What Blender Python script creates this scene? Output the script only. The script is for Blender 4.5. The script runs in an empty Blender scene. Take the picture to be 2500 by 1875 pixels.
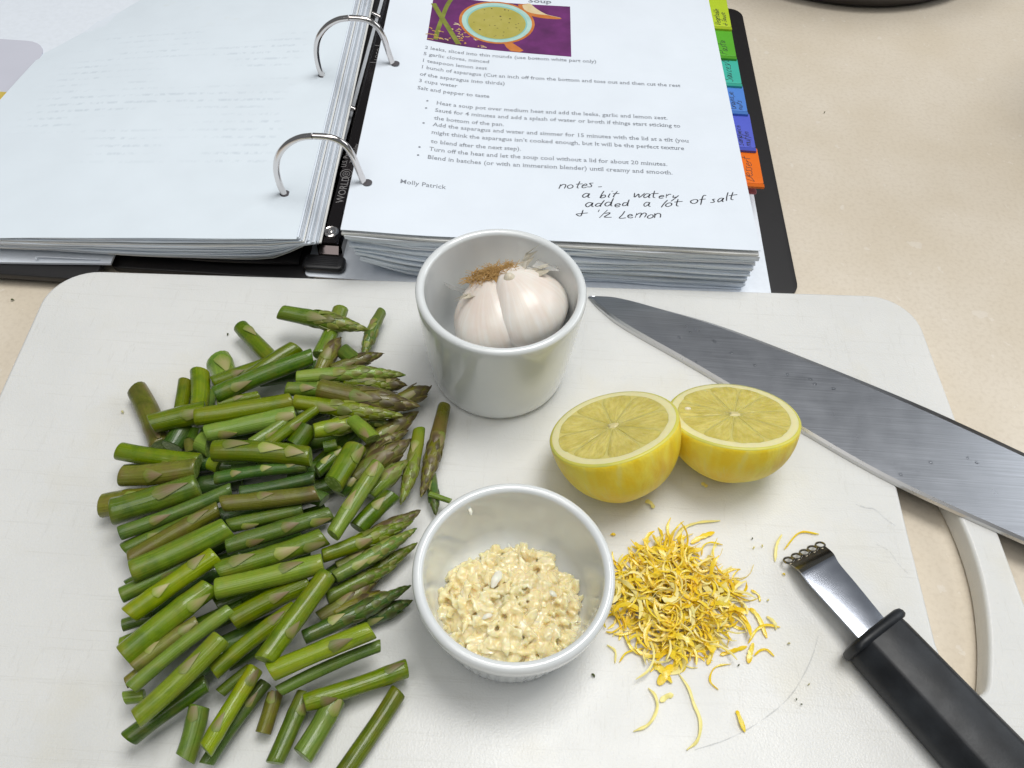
import bpy, bmesh, math, random
import numpy as np
from mathutils import Vector, Matrix, noise as mnoise

# Everything below is written in centimetres and multiplied by CM when meshes are made.
CM = 0.01
scene = bpy.context.scene
COL = scene.collection
rng = random.Random(7)

# ------------------------------------------------------------------ camera
PITCH, ROLL, CAM_H, FOCAL_PX = 0.9269840, 0.0659448, 34.3113, 2081.37
fw = np.array([0, math.cos(PITCH), -math.sin(PITCH)])
rt = np.array([1.0, 0, 0])
up = np.cross(rt, fw)
rt, up = math.cos(ROLL) * rt + math.sin(ROLL) * up, -math.sin(ROLL) * rt + math.cos(ROLL) * up
cam_data = bpy.data.cameras.new("camera")
cam_data.sensor_width = 36.0
cam_data.lens = 36.0 * FOCAL_PX / 2500.0
cam_data.clip_start, cam_data.clip_end = 0.01, 50.0
cam = bpy.data.objects.new("camera", cam_data)
COL.objects.link(cam)
cam.matrix_world = Matrix(((rt[0], up[0], -fw[0], 0), (rt[1], up[1], -fw[1], 0), (rt[2], up[2], -fw[2], CAM_H * CM), (0, 0, 0, 1)))
scene.camera = cam
CAMP = Vector((0, 0, CAM_H))

# ------------------------------------------------------------------ light
world = bpy.data.worlds.new("World")
scene.world = world
world.use_nodes = True
bg = world.node_tree.nodes["Background"]
bg.inputs[0].default_value = (0.88, 0.94, 1.0, 1)
bg.inputs[1].default_value = 0.14

def area(name, loc, target, size, power, col, size_y=None):
    l = bpy.data.lights.new(name, 'AREA')
    l.energy, l.color = power, col
    l.shape = 'RECTANGLE'
    l.size = size * CM
    l.size_y = (size_y or size) * CM
    o = bpy.data.objects.new(name, l)
    COL.objects.link(o)
    o.location = Vector(loc) * CM
    o.rotation_euler = (Vector(target) - Vector(loc)).to_track_quat('-Z', 'Y').to_euler()
    return o

area("ceiling_lamp", (34, 52, 185), (2, 26, 0), 85, 23.0, (1.0, 0.985, 0.955))
area("side_fill", (262, 140, 165), (0, 30, 0), 190, 23.0, (0.93, 0.97, 1.0), 150)  # added cool fill from the right, also lightens the knife's reflection
area("front_fill", (-30, -40, 180), (0, 25, 0), 110, 9.5, (1.0, 0.975, 0.94))  # added soft fill from behind the camera for the front faces

scene.view_settings.view_transform = 'Standard'
scene.view_settings.look = 'None'
scene.view_settings.exposure = 0.08
scene.view_settings.gamma = 1.0
scene.cycles.max_bounces = 8
scene.cycles.diffuse_bounces = 4
scene.cycles.caustics_reflective = False
scene.cycles.caustics_refractive = False
scene.cycles.sample_clamp_indirect = 6.0

# ------------------------------------------------------------------ object helpers
def mk(name, V, F, mats, smooth=True, flat_faces=None, mat_idx=None, uvs=None, sharp=42):
    me = bpy.data.meshes.new(name)
    me.from_pydata([tuple(c * CM for c in p) for p in V], [], F)
    if not isinstance(mats, (list, tuple)):
        mats = [mats]
    for m in mats:
        me.materials.append(m)
    if smooth:
        me.polygons.foreach_set('use_smooth', [True] * len(me.polygons))
    if flat_faces:
        for i in flat_faces:
            me.polygons[i].use_smooth = False
    if mat_idx is not None:
        me.polygons.foreach_set('material_index', mat_idx)
    if uvs is not None:
        uv = me.uv_layers.new(name="UVMap")
        for lp in me.loops:
            uv.data[lp.index].uv = uvs[lp.vertex_index]
    me.update()
    if smooth:
        me.set_sharp_from_angle(angle=math.radians(sharp))
    return me

def tag(o, label, cat, group=None, kind=None):
    if label: o["label"] = label
    if cat: o["category"] = cat
    if group: o["group"] = group
    if kind: o["kind"] = kind
    return o

def thing(name, label, cat, loc, group=None):
    o = bpy.data.objects.new(name, None)
    o.empty_display_size = 0.01
    COL.objects.link(o)
    o.location = Vector(loc) * CM
    o["_base"] = [float(c) for c in loc]
    return tag(o, label, cat, group)

def base_of(o):
    while o.parent is not None:
        o = o.parent
    return o["_base"]

def part(name, VF, mats, parent, label=None, kind=None, **kw):
    """A part given in world centimetres, stored relative to its thing's base."""
    V, F = VF
    b = base_of(parent)
    me = mk(name, [(p[0] - b[0], p[1] - b[1], p[2] - b[2]) for p in V], F, mats, **kw)
    o = bpy.data.objects.new(name, me)
    COL.objects.link(o)
    o.parent = parent
    return tag(o, label, None, None, kind)

def solo(name, VF, mats, label, cat, loc, group=None, kind=None, **kw):
    """A thing that is one mesh, given in world centimetres."""
    V, F = VF
    me = mk(name, [(p[0] - loc[0], p[1] - loc[1], p[2] - loc[2]) for p in V], F, mats, **kw)
    o = bpy.data.objects.new(name, me)
    COL.objects.link(o)
    o.location = Vector(loc) * CM
    o["_base"] = [float(c) for c in loc]
    return tag(o, label, cat, group, kind)

# ------------------------------------------------------------------ shape helpers
def join(*parts):
    V, F = [], []
    for v, f in parts:
        n = len(V)
        V += list(v)
        F += [tuple(i + n for i in q) for q in f]
    return V, F

def loft(rings, cap0=True, cap1=True, closed=True):
    n = len(rings[0])
    V = [tuple(p) for r in rings for p in r]
    F = []
    for i in range(len(rings) - 1):
        for j in range(n if closed else n - 1):
            k = (j + 1) % n
            F.append((i * n + j, i * n + k, (i + 1) * n + k, (i + 1) * n + j))
    if cap0: F.append(tuple(reversed(range(n))))
    if cap1: F.append(tuple(range((len(rings) - 1) * n, len(rings) * n)))
    return V, F

def revolve(profile, n, c=(0, 0, 0), fn=None):
    rings = []
    for r, z in profile:
        ring = []
        for j in range(n):
            a = 2 * math.pi * j / n
            rr = r + (fn(a, r, z) if fn else 0)
            ring.append((c[0] + rr * math.cos(a), c[1] + rr * math.sin(a), c[2] + z))
        rings.append(ring)
    return loft(rings, True, True)

def catmull(pts, n=6):
    P = [Vector(p) for p in pts]
    if len(P) < 3:
        return P
    P = [2 * P[0] - P[1]] + P + [2 * P[-1] - P[-2]]
    out = []
    for i in range(1, len(P) - 2):
        for k in range(n):
            t = k / n
            out.append(0.5 * ((2 * P[i]) + (P[i + 1] - P[i - 1]) * t + (2 * P[i - 1] - 5 * P[i] + 4 * P[i + 1] - P[i + 2]) * t * t + (3 * P[i] - P[i - 1] - 3 * P[i + 1] + P[i + 2]) * t ** 3))
    out.append(P[-2])
    return out

def frames(P):
    """Tangent, normal, binormal along a polyline, with little twist."""
    out = []
    nrm = None
    for i in range(len(P)):
        t = (P[min(i + 1, len(P) - 1)] - P[max(i - 1, 0)]).normalized()
        if nrm is None:
            ref = Vector((0, 0, 1)) if abs(t.z) < 0.9 else Vector((1, 0, 0))
            nrm = (ref - t * ref.dot(t)).normalized()
        else:
            nrm = (nrm - t * nrm.dot(t)).normalized()
        out.append((t, nrm, t.cross(nrm)))
    return out

def tube(pts, radius, n=10, cap=True):
    P = [Vector(p) for p in pts]
    fr = frames(P)
    rings = []
    for i, p in enumerate(P):
        r = radius(i / (len(P) - 1)) if callable(radius) else radius
        t, a, b = fr[i]
        rings.append([p + r * (math.cos(2 * math.pi * j / n) * a + math.sin(2 * math.pi * j / n) * b) for j in range(n)])
    return loft(rings, cap, cap)

def grid_slab(fn, nu, nv, thick):
    """A thin sheet with real thickness: fn(u, v) gives its top surface."""
    V, F = [], []
    for i in range(nu + 1):
        for j in range(nv + 1):
            x, y, z = fn(i / nu, j / nv)
            V.append((x, y, z))
    m = len(V)
    V += [(x, y, z - thick) for x, y, z in V]
    w = nv + 1
    for i in range(nu):
        for j in range(nv):
            a = i * w + j
            F.append((a, a + w, a + w + 1, a + 1))
            F.append((m + a, m + a + 1, m + a + w + 1, m + a + w))
    top = len(F)
    for i in range(nu):
        a, b = i * w, (i + 1) * w
        F.append((a, m + a, m + b, b)[::-1])
        a, b = i * w + nv, (i + 1) * w + nv
        F.append((a, b, m + b, m + a)[::-1])
    for j in range(nv):
        a = j
        F.append((a, a + 1, m + a + 1, m + a)[::-1])
        a = nu * w + j
        F.append((a, m + a, m + a + 1, a + 1)[::-1])
    return V, F

def box(x0, x1, y0, y1, z0, z1):
    V = [(x, y, z) for z in (z0, z1) for x, y in ((x0, y0), (x1, y0), (x1, y1), (x0, y1))]
    return V, [(3, 2, 1, 0), (4, 5, 6, 7), (0, 1, 5, 4), (1, 2, 6, 5), (2, 3, 7, 6), (3, 0, 4, 7)]

def offset_poly(P, d):
    """Move a closed 2-D outline inwards (counter-clockwise outline, d > 0 inwards)."""
    n = len(P)
    out = []
    for i in range(n):
        a, b, c = P[i - 1], P[i], P[(i + 1) % n]
        t = Vector((c[0] - a[0], c[1] - a[1])).normalized()
        out.append((b[0] - t.y * d, b[1] + t.x * d))
    return out

def prism(outline, z0, z1, r=0.0, seg=3):
    """Solid from a counter-clockwise outline, with rounded top and bottom rims."""
    rings = []
    lv = [(z0 + r - r * math.cos(math.pi / 2 * k / seg), r - r * math.sin(math.pi / 2 * k / seg)) for k in range(seg + 1)] if r else [(z0, 0)]
    for z, d in lv: rings.append([(x, y, z) for x, y in offset_poly(outline, d)])
    lv = [(z1 - r + r * math.sin(math.pi / 2 * k / seg), r - r * math.cos(math.pi / 2 * k / seg)) for k in range(seg + 1)] if r else [(z1, 0)]
    for z, d in lv: rings.append([(x, y, z) for x, y in offset_poly(outline, d)])
    return loft(rings)

def rounded_rect(x0, x1, y0, y1, r, n=6):
    out = []
    for cx, cy, a0 in ((x1 - r, y0 + r, -90), (x1 - r, y1 - r, 0), (x0 + r, y1 - r, 90), (x0 + r, y0 + r, 180)):
        for k in range(n + 1):
            a = math.radians(a0 + 90 * k / n)
            out.append((cx + r * math.cos(a), cy + r * math.sin(a)))
    return out

# ------------------------------------------------------------------ material helpers
class Nodes:
    def __init__(self, name):
        self.m = bpy.data.materials.new(name)
        self.m.use_nodes = True
        self.t = self.m.node_tree
        self.b = self.t.nodes["Principled BSDF"]
        self.tc = self.t.nodes.new("ShaderNodeTexCoord")
        self.bumps = None
    def link(self, a, b): self.t.links.new(a, b)
    def noise(self, scale, detail=4, rough=0.55, coord='Object', stretch=None, offset=None, out='Fac'):
        n = self.t.nodes.new("ShaderNodeTexNoise")
        n.inputs['Scale'].default_value = scale
        n.inputs['Detail'].default_value = detail
        n.inputs['Roughness'].default_value = rough
        self.link(self.vec(coord, stretch, offset), n.inputs['Vector'])
        return n.outputs[out]
    def vec(self, coord='Object', stretch=None, offset=None):
        o = self.tc.outputs[coord]
        if stretch or offset:
            mp = self.t.nodes.new("ShaderNodeMapping")
            mp.inputs['Scale'].default_value = stretch or (1, 1, 1)
            mp.inputs['Location'].default_value = offset or (0, 0, 0)
            self.link(o, mp.inputs['Vector'])
            o = mp.outputs[0]
        return o
    def voronoi(self, scale, feature='F1', coord='Object', stretch=None, out='Distance', rand=1.0):
        n = self.t.nodes.new("ShaderNodeTexVoronoi")
        n.feature = feature
        n.inputs['Scale'].default_value = scale
        n.inputs['Randomness'].default_value = rand
        self.link(self.vec(coord, stretch), n.inputs['Vector'])
        return n.outputs[out]
    def ramp(self, fac, stops):
        r = self.t.nodes.new("ShaderNodeValToRGB")
        e = r.color_ramp.elements
        while len(e) < len(stops): e.new(0.5)
        for el, (p, c) in zip(e, stops):
            el.position = p
            el.color = (c, c, c, 1) if isinstance(c, (int, float)) else (*c, 1)
        self.link(fac, r.inputs[0])
        return r.outputs[0]
    def mix(self, fac, a, b, mode='MIX'):
        n = self.t.nodes.new("ShaderNodeMix")
        n.data_type = 'RGBA'
        n.blend_type = mode
        for sock, v in ((n.inputs[0], fac), (n.inputs[6], a), (n.inputs[7], b)):
            if isinstance(v, bpy.types.NodeSocket): self.link(v, sock)
            elif sock is n.inputs[0]: sock.default_value = v
            else: sock.default_value = (*v, 1)
        return n.outputs[2]
    def math(self, op, a, b=0.0, c=None):
        n = self.t.nodes.new("ShaderNodeMath")
        n.operation = op
        for s, v in zip(n.inputs, (a, b, c)):
            if v is None: continue
            if isinstance(v, bpy.types.NodeSocket): self.link(v, s)
            else: s.default_value = v
        return n.outputs[0]
    def random(self):
        n = self.t.nodes.new("ShaderNodeObjectInfo")
        return n.outputs['Random']
    def hsv(self, col, hue=0.5, sat=1.0, val=1.0):
        n = self.t.nodes.new("ShaderNodeHueSaturation")
        for s, v in ((n.inputs['Hue'], hue), (n.inputs['Saturation'], sat), (n.inputs['Value'], val), (n.inputs['Color'], col)):
            if isinstance(v, bpy.types.NodeSocket): self.link(v, s)
            else: s.default_value = v
        return n.outputs[0]
    def bump(self, h, strength=0.3, dist=0.0005):
        n = self.t.nodes.new("ShaderNodeBump")
        n.inputs['Strength'].default_value = strength
        n.inputs['Distance'].default_value = dist
        self.link(h, n.inputs['Height'])
        if self.bumps is not None: self.link(self.bumps, n.inputs['Normal'])
        self.bumps = n.outputs[0]
        self.link(self.bumps, self.b.inputs['Normal'])
    def set(self, col=None, rough=None, metal=None, sss=None, sss_r=(1, 0.6, 0.4), sss_scale=0.003, coat=None, coat_rough=0.1, trans=None, ior=None, alpha=None, spec=None, aniso=None, sheen=None):
        b = self.b
        def put(k, v):
            if v is None: return
            if isinstance(v, bpy.types.NodeSocket): self.link(v, b.inputs[k])
            elif k == 'Base Color': b.inputs[k].default_value = (*v, 1)
            else: b.inputs[k].default_value = v
        put('Base Color', col); put('Roughness', rough); put('Metallic', metal)
        put('Transmission Weight', trans); put('IOR', ior); put('Alpha', alpha)
        put('Specular IOR Level', spec); put('Anisotropic', aniso); put('Sheen Weight', sheen)
        if sss:
            b.inputs['Subsurface Weight'].default_value = sss
            b.inputs['Subsurface Radius'].default_value = sss_r
            b.inputs['Subsurface Scale'].default_value = sss_scale
        if coat:
            b.inputs['Coat Weight'].default_value = coat
            b.inputs['Coat Roughness'].default_value = coat_rough
        return self.m

def plain(name, col, rough=0.5, metal=0.0, **kw):
    n = Nodes(name)
    v = n.noise(300, 3)
    c = n.mix(n.ramp(v, [(0.35, 0.0), (0.7, 0.16)]), col, tuple(x * 0.7 for x in col))
    return n.set(col=c, rough=rough, metal=metal, **kw)
# ------------------------------------------------------------------ materials
def m_counter():
    n = Nodes("quartz_counter")
    c = n.mix(n.ramp(n.noise(14, 5), [(0.35, 0.0), (0.68, 1.0)]), (0.69, 0.61, 0.49), (0.745, 0.675, 0.57))
    c = n.mix(n.ramp(n.noise(420, 2), [(0.45, 0.0), (0.7, 0.3)]), c, (0.55, 0.475, 0.37))
    # pale shell-like flakes, some large, many tiny
    def flecks(scale, stretch, size, keep, amt, col):
        v = n.t.nodes.new("ShaderNodeTexVoronoi")
        v.inputs['Scale'].default_value = scale
        w = n.t.nodes.new("ShaderNodeMixRGB")
        w.inputs[0].default_value = 0.012
        n.link(n.vec('Object', stretch), w.inputs[1])
        n.link(n.noise(160, 3, out='Color'), w.inputs[2])
        n.link(w.outputs[0], v.inputs['Vector'])
        sp = n.t.nodes.new("ShaderNodeSeparateColor")
        n.link(v.outputs['Color'], sp.inputs[0])
        d = n.math('LESS_THAN', v.outputs['Distance'], n.math('MULTIPLY', sp.outputs[1], size))
        return n.mix(n.math('MULTIPLY', n.math('MULTIPLY', d, n.math('GREATER_THAN', sp.outputs[0], keep)), amt), c, col)
    c = flecks(34, (1, 1.7, 1), 0.19, 0.78, 0.38, (0.80, 0.75, 0.68))
    c = flecks(85, (1.5, 1, 1), 0.19, 0.66, 0.42, (0.80, 0.75, 0.68))
    c = flecks(190, (1, 1, 1), 0.2, 0.7, 0.5, (0.80, 0.74, 0.66))
    c = flecks(60, (1, 1, 1), 0.05, 0.9, 0.8, (0.12, 0.09, 0.07))
    return n.set(col=c, rough=n.ramp(n.noise(9, 3), [(0.3, 0.16), (0.7, 0.26)]), spec=0.5)

def m_board():
    n = Nodes("board_plastic")
    base = n.mix(n.ramp(n.noise(16, 4), [(0.35, 0.0), (0.7, 1.0)]), (0.695, 0.70, 0.685), (0.74, 0.742, 0.725))
    stain = n.ramp(n.noise(22, 3, offset=(0.31, 0.12, 0)), [(0.55, 0.0), (0.78, 0.32)])
    c = n.mix(stain, base, (0.66, 0.61, 0.45))
    cut = n.ramp(n.noise(60, 2, stretch=(1, 14, 1)), [(0.66, 0.0), (0.72, 0.10)])
    c = n.mix(cut, c, (0.55, 0.54, 0.50))
    scar = n.math('MAXIMUM', n.ramp(n.noise(9, 3, 0.7, stretch=(1, 42, 1), offset=(0.1, 0.7, 0)), [(0.60, 0.0), (0.63, 1.0), (0.66, 0.0)]), n.ramp(n.noise(9, 3, 0.7, stretch=(30, 3, 1), offset=(0.6, 0.2, 0)), [(0.62, 0.0), (0.64, 1.0), (0.67, 0.0)]))
    c = n.mix(n.math('MULTIPLY', scar, 0.22), c, (0.52, 0.51, 0.47))
    n.bump(scar, -0.12, 0.0003)
    n.bump(n.noise(240, 3), 0.10, 0.0004)
    n.bump(n.noise(1150, 2, 0.5), 0.42, 0.00026)
    return n.set(col=c, rough=n.ramp(n.noise(25, 3), [(0.3, 0.27), (0.7, 0.42)]), spec=0.42, sss=0.35, sss_r=(1, 0.95, 0.85), sss_scale=0.006)

def m_porcelain():
    n = Nodes("white_porcelain")
    c = n.mix(n.ramp(n.noise(40, 3), [(0.4, 0.0), (0.7, 1.0)]), (0.72, 0.75, 0.76), (0.76, 0.785, 0.785))
    return n.set(col=c, rough=0.16, spec=0.55, coat=0.6, coat_rough=0.04)

def m_paper(name, col, print_rows=False):
    n = Nodes(name)
    c = n.mix(n.ramp(n.noise(30, 3), [(0.35, 0.0), (0.7, 1.0)]), col, tuple(x * 0.965 for x in col))
    if print_rows:
        # the print of the other side showing faintly through the sheet
        u = n.t.nodes.new("ShaderNodeSeparateXYZ")
        n.link(n.vec('UV'), u.inputs[0])
        row = n.math('FRACT', n.math('MULTIPLY', u.outputs[1], 38.0))
        row = n.ramp(row, [(0.25, 0.0), (0.42, 1.0), (0.55, 1.0), (0.72, 0.0)])
        words = n.ramp(n.noise(1.0, 2, coord='UV', stretch=(70, 38, 1)), [(0.42, 0.0), (0.6, 1.0)])
        block = n.ramp(n.noise(1.0, 1, coord='UV', stretch=(3.0, 11, 1), offset=(3.1, 0.7, 0)), [(0.44, 0.0), (0.6, 1.0)])
        inside = n.math('MULTIPLY', n.ramp(u.outputs[1], [(0.2, 0.0), (0.23, 1.0), (0.72, 1.0), (0.76, 0.0)]), n.ramp(u.outputs[0], [(0.10, 0.0), (0.15, 1.0), (0.8, 1.0), (0.9, 0.0)]))
        f = n.math('MULTIPLY', n.math('MULTIPLY', row, words), n.math('MULTIPLY', block, inside))
        c = n.mix(n.math('MULTIPLY', f, 0.30), c, (0.40, 0.47, 0.55))
        spot = n.ramp(n.noise(1.0, 2, coord='UV', stretch=(9, 16, 1), offset=(1.3, 2.2, 0)), [(0.62, 0.0), (0.75, 1.0)])
        hi = n.math('MULTIPLY', spot, n.ramp(u.outputs[1], [(0.74, 0.0), (0.8, 1.0), (0.9, 1.0), (0.95, 0.0)]))
        c = n.mix(n.math('MULTIPLY', hi, 0.16), c, (0.55, 0.52, 0.38))
    n.bump(n.noise(700, 2), 0.06, 0.0002)
    return n.set(col=c, rough=0.75, spec=0.2)

def m_asparagus(name, a, b, spot, dark):
    n = Nodes(name)
    st = n.noise(1.0, 4, 0.6, coord='UV', stretch=(14, 1.1, 1))
    c = n.mix(n.ramp(st, [(0.3, 0.0), (0.7, 1.0)]), a, b)
    c = n.mix(n.ramp(n.noise(110, 3, 0.6), [(0.46, 0.0), (0.66, 0.85)]), c, spot)
    c = n.mix(n.ramp(n.noise(75, 3, 0.6, offset=(0.2, 0.5, 0.1)), [(0.50, 0.0), (0.68, 0.85)]), c, dark)
    r = n.random()
    c = n.hsv(c, n.math('MULTIPLY_ADD', r, 0.035, 0.474), n.math('MULTIPLY_ADD', r, -0.18, 1.06), n.math('MULTIPLY_ADD', n.math('FRACT', n.math('MULTIPLY', r, 7.31)), 0.5, 0.78))
    n.bump(n.noise(1.0, 3, coord='UV', stretch=(22, 0.8, 1)), 0.6, 0.0005)
    n.bump(n.noise(260, 3), 0.18, 0.0004)
    return n.set(col=c, rough=n.ramp(n.noise(120, 3), [(0.35, 0.20), (0.68, 0.46)]), spec=0.32, sss=0.12, sss_r=(0.5, 0.9, 0.2), sss_scale=0.002, coat=0.4, coat_rough=0.06)

def m_leaf(name, tip, base, edge):
    n = Nodes(name)
    u = n.t.nodes.new("ShaderNodeSeparateXYZ")
    n.link(n.vec('UV'), u.inputs[0])
    st = n.noise(1.0, 3, coord='UV', stretch=(9, 1.6, 1))
    c = n.mix(n.ramp(n.math('ADD', u.outputs[1], n.math('MULTIPLY_ADD', st, 0.5, -0.25)), [(0.0, 0.0), (0.42, 1.0)]), base, tip)
    c = n.mix(n.ramp(st, [(0.5, 0.0), (0.75, 0.55)]), c, edge)
    side = n.math('POWER', n.math('ABSOLUTE', n.math('MULTIPLY_ADD', u.outputs[0], 2.0, -1.0)), 3.0)
    c = n.mix(n.math('MULTIPLY', side, 0.75), c, base)
    r = n.random()
    c = n.hsv(c, n.math('MULTIPLY_ADD', r, 0.03, 0.485), 1.0, n.math('MULTIPLY_ADD', n.math('FRACT', n.math('MULTIPLY', r, 5.7)), 0.6, 0.7))
    n.bump(st, 0.3, 0.0003)
    return n.set(col=c, rough=0.4, spec=0.45)

def m_steel(name, col, rough, streak=True, scratch=0.0, stretch=(4, 260, 4)):
    n = Nodes(name)
    st = n.noise(6, 5, 0.65, stretch=stretch)
    cl = n.noise(55, 3)
    c = n.mix(n.ramp(st, [(0.3, 0.0), (0.7, 1.0)]), tuple(x * 0.8 for x in col), tuple(min(1, x * 1.15) for x in col)) if streak else col
    c = n.mix(n.ramp(cl, [(0.55, 0.0), (0.72, 0.14)]), c, tuple(x * 0.75 for x in col))
    if scratch:
        n.bump(n.voronoi(260, 'DISTANCE_TO_EDGE', stretch=(1, 3, 1)), scratch, 0.0002)
    if streak: n.bump(st, 0.05, 0.0003)
    return n.set(col=c, rough=n.math('MULTIPLY_ADD', n.noise(90, 3), 0.08, rough), metal=1.0)

M = {}
M['counter'] = m_counter()
M['board'] = m_board()
M['porcelain'] = m_porcelain()
M['paper'] = m_paper("white_paper", (0.765, 0.825, 0.90))
M['paper_left'] = m_paper("white_paper_show_through", (0.745, 0.82, 0.885), True)
M['paper_grey'] = m_paper("greyish_paper", (0.72, 0.75, 0.80))
M['paper_cream'] = m_paper("creamy_paper", (0.77, 0.77, 0.75))
M['paper_green'] = m_paper("pale_green_paper", (0.55, 0.66, 0.50))
M['lilac'] = m_paper("lilac_sheet", (0.58, 0.59, 0.67))
M['pocket'] = plain("white_vinyl", (0.80, 0.85, 0.92), 0.35, spec=0.5)
M['vinyl'] = plain("black_vinyl", (0.016, 0.015, 0.016), 0.42, spec=0.5)
M['chrome'] = m_steel("nickel_ring", (0.74, 0.70, 0.68), 0.10, streak=False)
M['rail'] = m_steel("dark_nickel_rail", (0.10, 0.085, 0.085), 0.12, streak=False)
M['plastic'] = plain("black_plastic", (0.018, 0.018, 0.02), 0.38, spec=0.5)
M['ink'] = plain("grey_print_ink", (0.25, 0.27, 0.31), 0.8)
M['pen'] = plain("black_pen_ink", (0.04, 0.04, 0.05), 0.6)
M['etch'] = plain("pale_engraving", (0.24, 0.23, 0.23), 0.4)
M['blade'] = m_steel("knife_steel", (0.45, 0.465, 0.50), 0.25)
M['bevel'] = m_steel("knife_bevel_steel", (0.60, 0.60, 0.60), 0.24, streak=False)
M['zsteel'] = m_steel("scratched_steel", (0.50, 0.53, 0.60), 0.14, streak=False, scratch=0.015)
M['zdark'] = m_steel("steel_dark_reflection", (0.30, 0.28, 0.24), 0.15, streak=False)  # dark reflection on the bent tip put into the colour; rings share it
def m_grip():
    n = Nodes("black_grip_plastic")
    c = n.mix(n.ramp(n.noise(70, 4), [(0.4, 0.0), (0.75, 1.0)]), (0.010, 0.0115, 0.014), (0.026, 0.030, 0.036))
    n.bump(n.noise(900, 3), 0.14, 0.0003)
    return n.set(col=c, rough=n.ramp(n.noise(60, 3), [(0.3, 0.36), (0.7, 0.5)]), spec=0.35)
M['grip'] = m_grip()
M['asp0'] = m_asparagus("asparagus_pale", (0.125, 0.220, 0.006), (0.200, 0.300, 0.016), (0.195, 0.240, 0.010), (0.085, 0.18, 0.005))
M['asp1'] = m_asparagus("asparagus_green", (0.072, 0.148, 0.002), (0.135, 0.215, 0.005), (0.140, 0.170, 0.005), (0.034, 0.100, 0.002))
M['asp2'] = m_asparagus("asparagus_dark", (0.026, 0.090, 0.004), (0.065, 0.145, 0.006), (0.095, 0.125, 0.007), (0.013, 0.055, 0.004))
M['asp3'] = m_asparagus("asparagus_olive", (0.110, 0.130, 0.010), (0.175, 0.190, 0.020), (0.165, 0.130, 0.028), (0.070, 0.090, 0.006))
def m_cut():
    n = Nodes("asparagus_cut_end")
    c = n.mix(n.ramp(n.voronoi(700), [(0.2, 0.0), (0.6, 1.0)]), (0.33, 0.42, 0.13), (0.17, 0.26, 0.04))
    n.bump(n.noise(900, 2), 0.4, 0.0004)
    return n.set(col=c, rough=0.3, spec=0.5, sss=0.15, sss_scale=0.002)
M['cut'] = m_cut()
M['bract0'] = m_leaf("bract_pinkish", (0.225, 0.175, 0.075), (0.15, 0.215, 0.014), (0.33, 0.26, 0.15))
M['bract1'] = m_leaf("bract_pale", (0.31, 0.275, 0.12), (0.18, 0.245, 0.02), (0.29, 0.22, 0.10))
M['scale_green'] = m_leaf("bud_scale_green", (0.16, 0.165, 0.035), (0.22, 0.27, 0.05), (0.10, 0.105, 0.02))
M['scale_brown'] = m_leaf("bud_scale_brown", (0.085, 0.062, 0.026), (0.165, 0.145, 0.035), (0.12, 0.080, 0.045))
M['scale_dark'] = m_leaf("bud_scale_dark", (0.065, 0.075, 0.014), (0.105, 0.15, 0.022), (0.055, 0.05, 0.016))

def m_rind():
    n = Nodes("lemon_rind")
    # bands where the zester took the skin off, running from the cut face to the stem end
    band = n.noise(1.0, 3, 0.6, coord='UV', stretch=(11, 1.0, 1))
    c = n.mix(n.ramp(band, [(0.42, 0.0), (0.56, 1.0)]), (0.86, 0.64, 0.025), (0.88, 0.74, 0.08))
    c = n.mix(n.ramp(n.noise(1.0, 3, coord='UV', stretch=(34, 1.6, 1)), [(0.56, 0.0), (0.70, 0.45)]), c, (0.80, 0.74, 0.25))
    c = n.mix(n.ramp(n.noise(1.0, 2, coord='UV', stretch=(15, 1.4, 1), offset=(3.4, 1.1, 0)), [(0.56, 0.0), (0.70, 0.6)]), c, (0.72, 0.44, 0.012))
    n.bump(n.noise(1.0, 2, coord='UV', stretch=(30, 1.2, 1)), 0.3, 0.0012)
    n.bump(n.voronoi(800), 0.22, 0.0005)
    return n.set(col=c, rough=0.42, spec=0.4, sss=0.25, sss_r=(1, 0.8, 0.15), sss_scale=0.003)
M['rind'] = m_rind()
def m_rim():
    n = Nodes("lemon_rim")
    c = n.mix(n.ramp(n.noise(90, 3), [(0.4, 0.0), (0.7, 1.0)]), (0.68, 0.62, 0.10), (0.55, 0.56, 0.12))
    return n.set(col=c, rough=0.4, sss=0.2, sss_scale=0.002)
M['rim'] = m_rim()
M['pith'] = plain("lemon_pith", (0.80, 0.74, 0.40), 0.5, sss=0.3, sss_scale=0.003)
def m_pulp():
    n = Nodes("lemon_pulp")
    # radial juice vesicles: noise stretched towards the centre of the cut face
    ves = n.noise(1.0, 3, 0.6, coord='UV', stretch=(60, 5, 1))
    c = n.mix(n.ramp(ves, [(0.3, 0.0), (0.7, 1.0)]), (0.60, 0.505, 0.11), (0.75, 0.655, 0.22))
    c = n.mix(n.ramp(n.noise(140, 3), [(0.4, 0.0), (0.75, 0.6)]), c, (0.47, 0.38, 0.06))
    n.bump(ves, 0.55, 0.0009)
    n.bump(n.noise(420, 3), 0.35, 0.0007)
    return n.set(col=c, rough=0.16, spec=0.5, sss=0.5, sss_r=(1, 0.75, 0.15), sss_scale=0.004)
M['pulp'] = m_pulp()
M['membrane'] = plain("lemon_membrane", (0.68, 0.59, 0.18), 0.3, sss=0.3, sss_scale=0.003)
M['core'] = plain("lemon_core", (0.66, 0.58, 0.28), 0.4, sss=0.2, sss_scale=0.002)
M['stem'] = plain("lemon_stem", (0.36, 0.17, 0.03), 0.6)
M['seed'] = plain("lemon_seed", (0.78, 0.72, 0.55), 0.3)

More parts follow.
